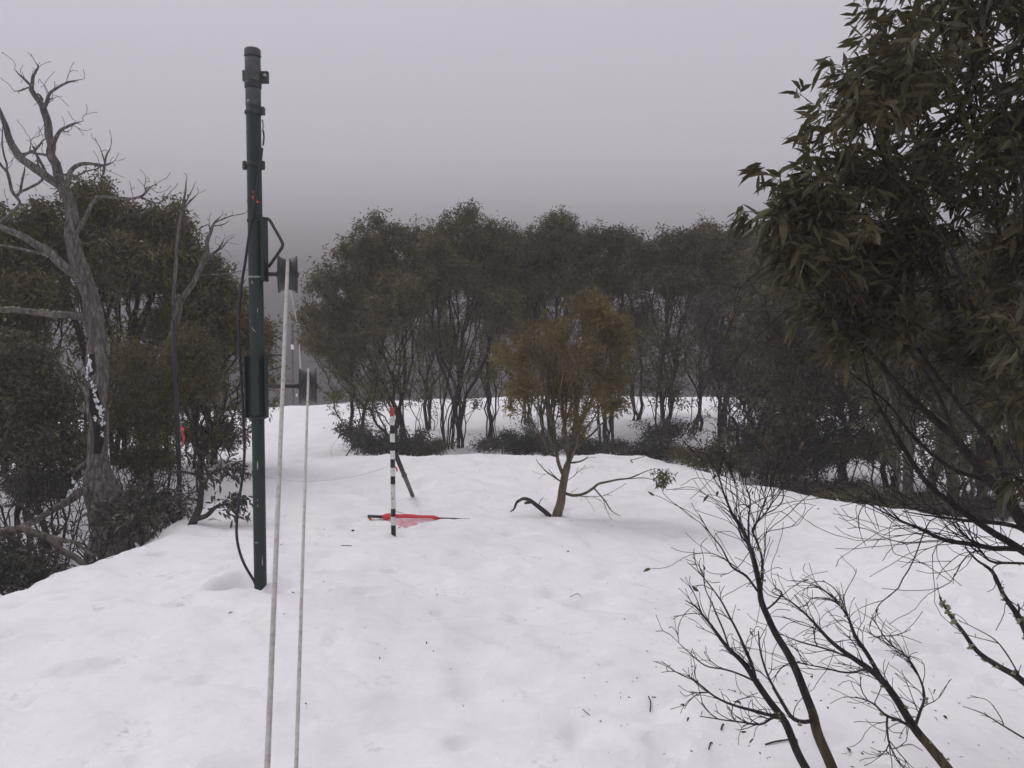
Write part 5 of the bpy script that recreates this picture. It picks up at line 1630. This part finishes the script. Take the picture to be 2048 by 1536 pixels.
B_fg = bark('charcoal_bark', (0.018, 0.014, 0.014), (0.038, 0.030, 0.029), (0.085, 0.070, 0.062), 16)
B_fgtan = bark('olive_tan_bark', (0.030, 0.024, 0.016), (0.075, 0.058, 0.034), (0.13, 0.10, 0.06), 16)
root1, sk1 = bare_shrub('tallest leafless foreground shrub, tan at its foot, twigs reaching up to the dark thicket', [
    ([(1680, 1580, 15, 2.9), (1662, 1530, 14.5, 2.9), (1638, 1470, 14, 2.92), (1625, 1430, 13, 2.93), (1612, 1395, 12, 2.94), (1590, 1340, 11, 2.96), (1562, 1288, 10, 2.98), (1538, 1240, 9, 3.0), (1523, 1200, 8.5, 3.0), (1518, 1165, 7, 3.0), (1505, 1110, 6, 3.02), (1482, 1060, 5, 3.05), (1462, 1028, 4.4, 3.06), (1448, 990, 3.6, 3.08), (1438, 955, 2.6, 3.1), (1424, 930, 1.6, 3.1), (1398, 915, 1.0, 3.1)], None),
    ([(1508, 1130, 5, 3.02), (1498, 1090, 4, 3.05), (1494, 1040, 3.2, 3.06), (1498, 1000, 2.4, 3.08), (1492, 960, 1.8, 3.1), (1508, 925, 1, 3.1)], (1519, 1175, 3.0)),
    ([(1524, 1150, 4.5, 2.97), (1522, 1110, 3.6, 2.97), (1508, 1075, 3, 2.97), (1502, 1060, 2.6, 2.97), (1518, 1035, 2.2, 2.97), (1540, 1010, 1.6, 2.97), (1552, 975, 1, 2.97)], (1521, 1190, 3.0)),
    ([(1490, 1150, 4, 2.95), (1460, 1130, 3.2, 2.92), (1440, 1095, 2.6, 2.9), (1418, 1065, 2, 2.9), (1400, 1030, 1.3, 2.9)], (1520, 1190, 3.0)),
    ([(1480, 1070, 2.6, 3.1), (1470, 1030, 2, 3.12), (1473, 985, 1.5, 3.14), (1462, 940, 1, 3.14)], (1495, 1095, 3.02)),
    ([(1515, 1030, 2.2, 3.0), (1528, 1000, 1.7, 3.0), (1520, 960, 1.2, 3.0), (1528, 930, 0.8, 3.0)], (1503, 1062, 2.97)),
    ([(1588, 1440, 6, 2.85), (1560, 1395, 5, 2.82), (1535, 1350, 4, 2.8), (1520, 1300, 3, 2.8), (1516, 1262, 2, 2.8)], (1618, 1440, 2.93)),
    ([(1565, 1190, 3, 3.1), (1550, 1175, 2, 3.12)], (1530, 1225, 3.0)),
], 111, B_fg, 80, 0.32, (-0.1, 0, 0.85), .24, 6, 16, 0.0125, second=100, foot_n=15)
rng = np.random.default_rng(131)
topn = np.array([t for t in sk1.tips if sk1.P[t][2] > P(1450, 985, 3.0)[2]])
sel = rng.choice(topn, 110)
bs_ = sk1.P[sel] + rng.normal(size=(110, 3)) * np.array([.05, .05, .03]) + (0, 0, .015)
V, Q, _ = leaf_mesh(bs_, norm(rng.normal(size=(110, 3)) + np.array([-.3, 0, -.4])), rng.uniform(.022, .042, 110), rng.uniform(.008, .014, 110), rng, .3, True)
L_russet = leafm('russet_leaves', [(0.040, 0.026, 0.017), (0.062, 0.038, 0.022), (0.088, 0.054, 0.027), (0.040, 0.030, 0.023)])
mobj('crown', V, Q, None, L_russet, root1)['kind'] = 'stuff'
root2, sk2 = bare_shrub('charcoal-dark leafless foreground shrub whose twigs fan out low over the snow', [
    ([(1630, 1585, 13, 2.86), (1612, 1535, 12, 2.86), (1594, 1495, 11.5, 2.86), (1570, 1445, 11, 2.85), (1545, 1405, 10, 2.84), (1515, 1362, 9, 2.83), (1484, 1322, 7, 2.82), (1448, 1288, 5.5, 2.82), (1415, 1245, 4.2, 2.82), (1392, 1215, 3, 2.82), (1368, 1200, 1.6, 2.82)], None),
    ([(1500, 1320, 5, 2.8), (1478, 1275, 4.4, 2.8), (1458, 1235, 3.6, 2.8), (1440, 1200, 2.8, 2.8), (1412, 1165, 2, 2.8), (1375, 1128, 1.1, 2.8)], (1518, 1368, 2.83)),
    ([(1520, 1420, 5, 2.78), (1475, 1410, 4, 2.75), (1430, 1392, 3, 2.72), (1390, 1365, 2, 2.7), (1352, 1345, 1.0, 2.7)], (1560, 1432, 2.85)),
    ([(1500, 1355, 3.4, 2.85), (1450, 1338, 2.8, 2.86), (1410, 1330, 2.2, 2.87), (1378, 1305, 1.6, 2.87), (1352, 1280, 1.0, 2.87)], (1515, 1365, 2.83)),
    ([(1550, 1430, 4, 2.75), (1520, 1445, 3.2, 2.7), (1470, 1440, 2.4, 2.68), (1400, 1435, 1.4, 2.66)], (1572, 1450, 2.85)),
    ([(1440, 1250, 3, 2.78), (1425, 1210, 2.4, 2.78), (1410, 1180, 1.6, 2.78), (1405, 1150, 1.0, 2.78)], (1460, 1298, 2.82)),
], 112, B_fg, 62, 0.15, (-0.3, 0, 0.55), .32, 5, 10, 0.0125, second=70)
root3, sk3 = bare_shrub('grey leaning leafless shrub with brush-like twigs, between the tall shrub and the lichened one', [
    ([(1925, 1585, 15, 2.85), (1893, 1535, 14, 2.86), (1862, 1495, 13, 2.88), (1832, 1458, 12, 2.9), (1800, 1405, 10.5, 2.92), (1765, 1360, 9.5, 2.95), (1735, 1335, 8.5, 2.97), (1700, 1312, 7, 3.0), (1665, 1285, 5.5, 3.02), (1628, 1245, 4.2, 3.05), (1592, 1212, 3, 3.08), (1562, 1190, 1.6, 3.1)], None),
    ([(1735, 1310, 6, 3.0), (1712, 1275, 5, 3.02), (1698, 1240, 4, 3.05), (1675, 1205, 3, 3.08), (1640, 1175, 2, 3.1), (1585, 1162, 1, 3.12)], (1768, 1365, 2.95)),
    ([(1690, 1215, 2.6, 3.08), (1672, 1180, 2, 3.1), (1645, 1160, 1.2, 3.12)], (1700, 1250, 3.04)),
    ([(1842, 1430, 4.5, 2.85), (1848, 1400, 4, 2.85), (1840, 1365, 3.4, 2.85), (1820, 1325, 2.6, 2.85), (1795, 1300, 1.8, 2.85), (1762, 1282, 1, 2.85)], (1836, 1462, 2.9)),
    ([(1800, 1440, 4.5, 2.8), (1770, 1430, 4, 2.78), (1742, 1408, 3, 2.76), (1708, 1395, 1.6, 2.76)], (1830, 1455, 2.9)),
    ([(1775, 1455, 3.4, 2.75), (1782, 1490, 2.8, 2.75), (1800, 1530, 2, 2.75)], (1780, 1432, 2.78)),
    ([(1660, 1300, 3, 2.95), (1610, 1285, 2.4, 2.93), (1555, 1265, 1.2, 2.9)], (1705, 1318, 3.0)),
    ([(1690, 1345, 3, 2.9), (1640, 1335, 2.2, 2.88), (1590, 1328, 1.1, 2.86)], (1735, 1338, 2.97)),
], 113, B_fg, 95, 0.20, (-0.75, 0, 0.3), .26, 16, 0, 0.016, second=170, foot_n=12)
bare_shrub('thick lichened leafless branch arching in from the frame edge', [
    ([(2110, 1470, 11, 2.7), (2070, 1390, 10, 2.72), (2035, 1352, 9, 2.75), (1995, 1328, 8, 2.78), (1952, 1300, 6.5, 2.8), (1922, 1262, 5.5, 2.82), (1893, 1222, 4.5, 2.84), (1876, 1195, 3.2, 2.85)], None),
    ([(2010, 1305, 2.4, 2.75), (1985, 1275, 2, 2.78), (1955, 1258, 1.5, 2.8), (1915, 1240, .9, 2.8)], (2045, 1362, 2.75)),
    ([(1975, 1278, 1.6, 2.8), (1940, 1272, 1.3, 2.8), (1907, 1266, .9, 2.8)], (1995, 1290, 2.78)),
], 114, B_fg, 8, 0.06, (-0.3, 0, 0.6), .6, 26)
bare_shrub('upper lichened leafless branch reaching past the frame edge', [
    ([(2120, 1420, 11, 2.75), (2075, 1320, 10, 2.8), (2048, 1260, 9, 2.85), (2032, 1225, 8, 2.87), (2005, 1185, 6, 2.9), (1985, 1145, 5, 2.92), (1955, 1122, 3.6, 2.95), (1935, 1100, 2.6, 2.96), (1930, 1090, 1.6, 2.96)], None),
    ([(2036, 1212, 3, 2.87), (2034, 1203, 2, 2.87)], (2034, 1228, 2.87)),
], 115, B_fg, 12, 0.05, (-0.3, 0, 0.6), .6, 18)
bare_shrub('thin bare twig poking in low at the frame corner', [
    ([(2110, 1510, 4, 2.8), (2050, 1478, 3.2, 2.85), (2005, 1452, 2.6, 2.9), (1965, 1428, 1.8, 2.95), (1925, 1415, 1, 2.98)], None),
    ([(1992, 1425, 1.6, 2.9), (1972, 1402, 1.2, 2.92), (1942, 1395, .8, 2.94)], (2005, 1452, 2.9)),
], 116, B_fg, 6, 0.05, (-.5, 0, .3))

# ------------------------------------------------------------------ litter on the snow
rng = np.random.default_rng(121)
M_litter = [material('fallen_leaf_dark', (0.035, 0.025, 0.022), rough=0.8), material('fallen_leaf_brown', (0.09, 0.06, 0.04), rough=0.8)]
lit = []
for k in range(3):
    V, Q, _ = leaf_mesh(np.zeros((1, 3)), np.array([[1.0, 0, 0]]), 1.0, 0.36, np.random.default_rng(300 + k), 0.0, True)
    V[:, 2] += 0.16 * np.sin(np.pi * V[:, 0]) * (1 if k else .4)
    lit.append(V)
spots = [(710, 1063, 9), (663, 1091, 9), (467, 1220, 10), (589, 1192, 6), (873, 1194, 9), (853, 1290, 7), (1133, 1105, 6), (1383, 1344, 9), (1695, 1484, 20), (1872, 1382, 14), (1866, 1352, 7), (1366, 1408, 9), (1370, 1424, 9), (1378, 1452, 11), (898, 1341, 8), (979, 1278, 7), (1640, 1020, 6), (648, 858, 7), (1780, 1450, 12), (1895, 1442, 13), (1868, 1440, 9), (1240, 1400, 6), (1050, 1230, 6), (760, 1320, 6), (1480, 1475, 12), (1445, 1362, 8), (1340, 1240, 7), (1560, 1110, 6), (1420, 1500, 9), (960, 1110, 5), (1255, 1150, 5), (560, 1090, 6)]
nm = {0: 'dark fallen leaf nearest the butt end of the fallen flag', 1: 'dark fallen leaf between the tow ropes and the fallen flag', 2: 'dark fallen leaf on the near side of the lift pole hollow', 3: 'tiny dark fallen leaf right beside the thinner tow rope',
      15: 'dark fallen leaf lower than the fallen flag, level with the lowest shrub twigs', 16: 'dark fallen leaf at the lip of snow below the flattened shrub', 17: 'dark speck of leaf on the snow beyond the lip beside the lower pulley rope', 18: 'dark fallen leaf under the drooping twig of the grey leaning shrub', 24: 'dark fallen leaf under the twigs of the charcoal-dark shrub',
      31: 'dark fallen leaf right behind the lift pole', 6: 'tiny dark fallen leaf below the trunk of the golden tree', 8: 'curled brown fallen leaf beside the tan foot of the tallest leafless shrub', 9: 'dark fallen leaf standing on the snow beside the grey leaning shrub'}
for k, (u, v, s) in enumerate(spots):
    q = G(u, v)
    L_ = s * q[1] / FPX * 1.15
    a = rng.random() * 2 * pi
    V = lit[k % 3] * L_
    tilt = rng.normal() * .35 + (0.6 if k % 4 == 1 else 0)
    V = V @ np.array([[cos(tilt), 0, sin(tilt)], [0, 1, 0], [-sin(tilt), 0, cos(tilt)]]).T
    V = V @ np.array([[cos(a), -sin(a), 0], [sin(a), cos(a), 0], [0, 0, 1]]).T
    V[:, 2] -= V[:, 2].min()
    n_ = len(V)
    z0 = gz(q[0], q[1])
    o = mobj('fallen_leaf', V + np.array([q[0], q[1], z0 + 0.002]), Q, None, M_litter[0 if k != 8 else 1])
    tag(o, nm.get(k, 'small dark fallen leaf lying on the open snow'), 'leaf', 'fallen leaves on the snow')
tws = [([(682, 1096), (690, 1095), (703, 1100)], 1.2), ([(1300, 1420), (1301, 1410), (1297, 1402)], 2.2), ([(1304, 1405), (1312, 1400)], 1.6), ([(1442, 1478), (1445, 1468), (1448, 1462)], 3.0), ([(1417, 1515), (1421, 1506), (1425, 1503)], 2.4), ([(1530, 1498), (1550, 1500), (1576, 1508)], 3.2), ([(1800, 1503), (1822, 1505), (1845, 1511)], 1.2), ([(1140, 1190), (1155, 1187), (1165, 1190)], 1.0), ([(1405, 1438), (1402, 1450)], 1.4), ([(1165, 1435), (1180, 1440)], 1.2)]
TWL = ['small twig on the snow between the thinner tow rope and the fallen flag', 'curved dark twig on the snow clear of the charcoal-dark shrub', 'short twig touching the curved dark twig in the open snow', 'thick short twig under the lowest fan of the charcoal-dark shrub',
       'bent twig low at the bottom of the picture beside the charcoal-dark shrub', 'long fallen stick between the feet of the two dark front shrubs', 'thin straight twig under the hanging shoot of the grey leaning shrub', 'thin twig on open snow below the golden tree', 'short twig standing near the tips of the charcoal-dark shrub', 'small twig on the open snow well clear of the front shrubs']
for k, (pts, r) in enumerate(tws):
    w = []
    for (u, v) in pts:
        q = G(u, v); w.append((q[0], q[1], gz(q[0], q[1]) + r * .6 * q[1] / FPX + .001))
    o = MB().add(*tube(spline(w, 4), r * w[0][1] / FPX * .55, 6)).build('fallen_twig', B_fg)
    tag(o, TWL[k], 'twig', 'fallen twigs on the snow')

# crumbs of bark and leaf scattered over the snow, thickest under the shrubs
n_ = 420
cu = np.concatenate([rng.normal(1560, 230, n_ // 2), rng.uniform(450, 2040, n_ // 4), rng.normal(1200, 160, n_ // 4)])
cv_ = np.concatenate([rng.normal(1420, 110, n_ // 2), rng.uniform(1000, 1530, n_ // 4), rng.normal(1010, 40, n_ // 4)])
bs, sz = [], []
for u, v in zip(cu, cv_):
    if not (930 < v < 1560 and 300 < u < 2100): continue
    q = G(u, v)
    bs.append((q[0], q[1], gz(q[0], q[1]) + 0.002)); sz.append(abs(rng.normal(0.006, 0.004)) + 0.003)
bs = np.array(bs); sz = np.array(sz)
dr_ = norm(rng.normal(size=(len(bs), 3)) * np.array([1, 1, .25]))
V, Q, _ = leaf_mesh(bs, dr_, sz * 1.6, sz * .7, rng, 0.0)
V[:, 2] = np.maximum(V[:, 2], np.repeat(bs[:, 2], 4))
lt = mobj('leaf_litter', V, Q, None, M_litter[0])
tag(lt, 'tiny dark crumbs of bark and leaf sprinkled over the snow', 'litter', kind='stuff')
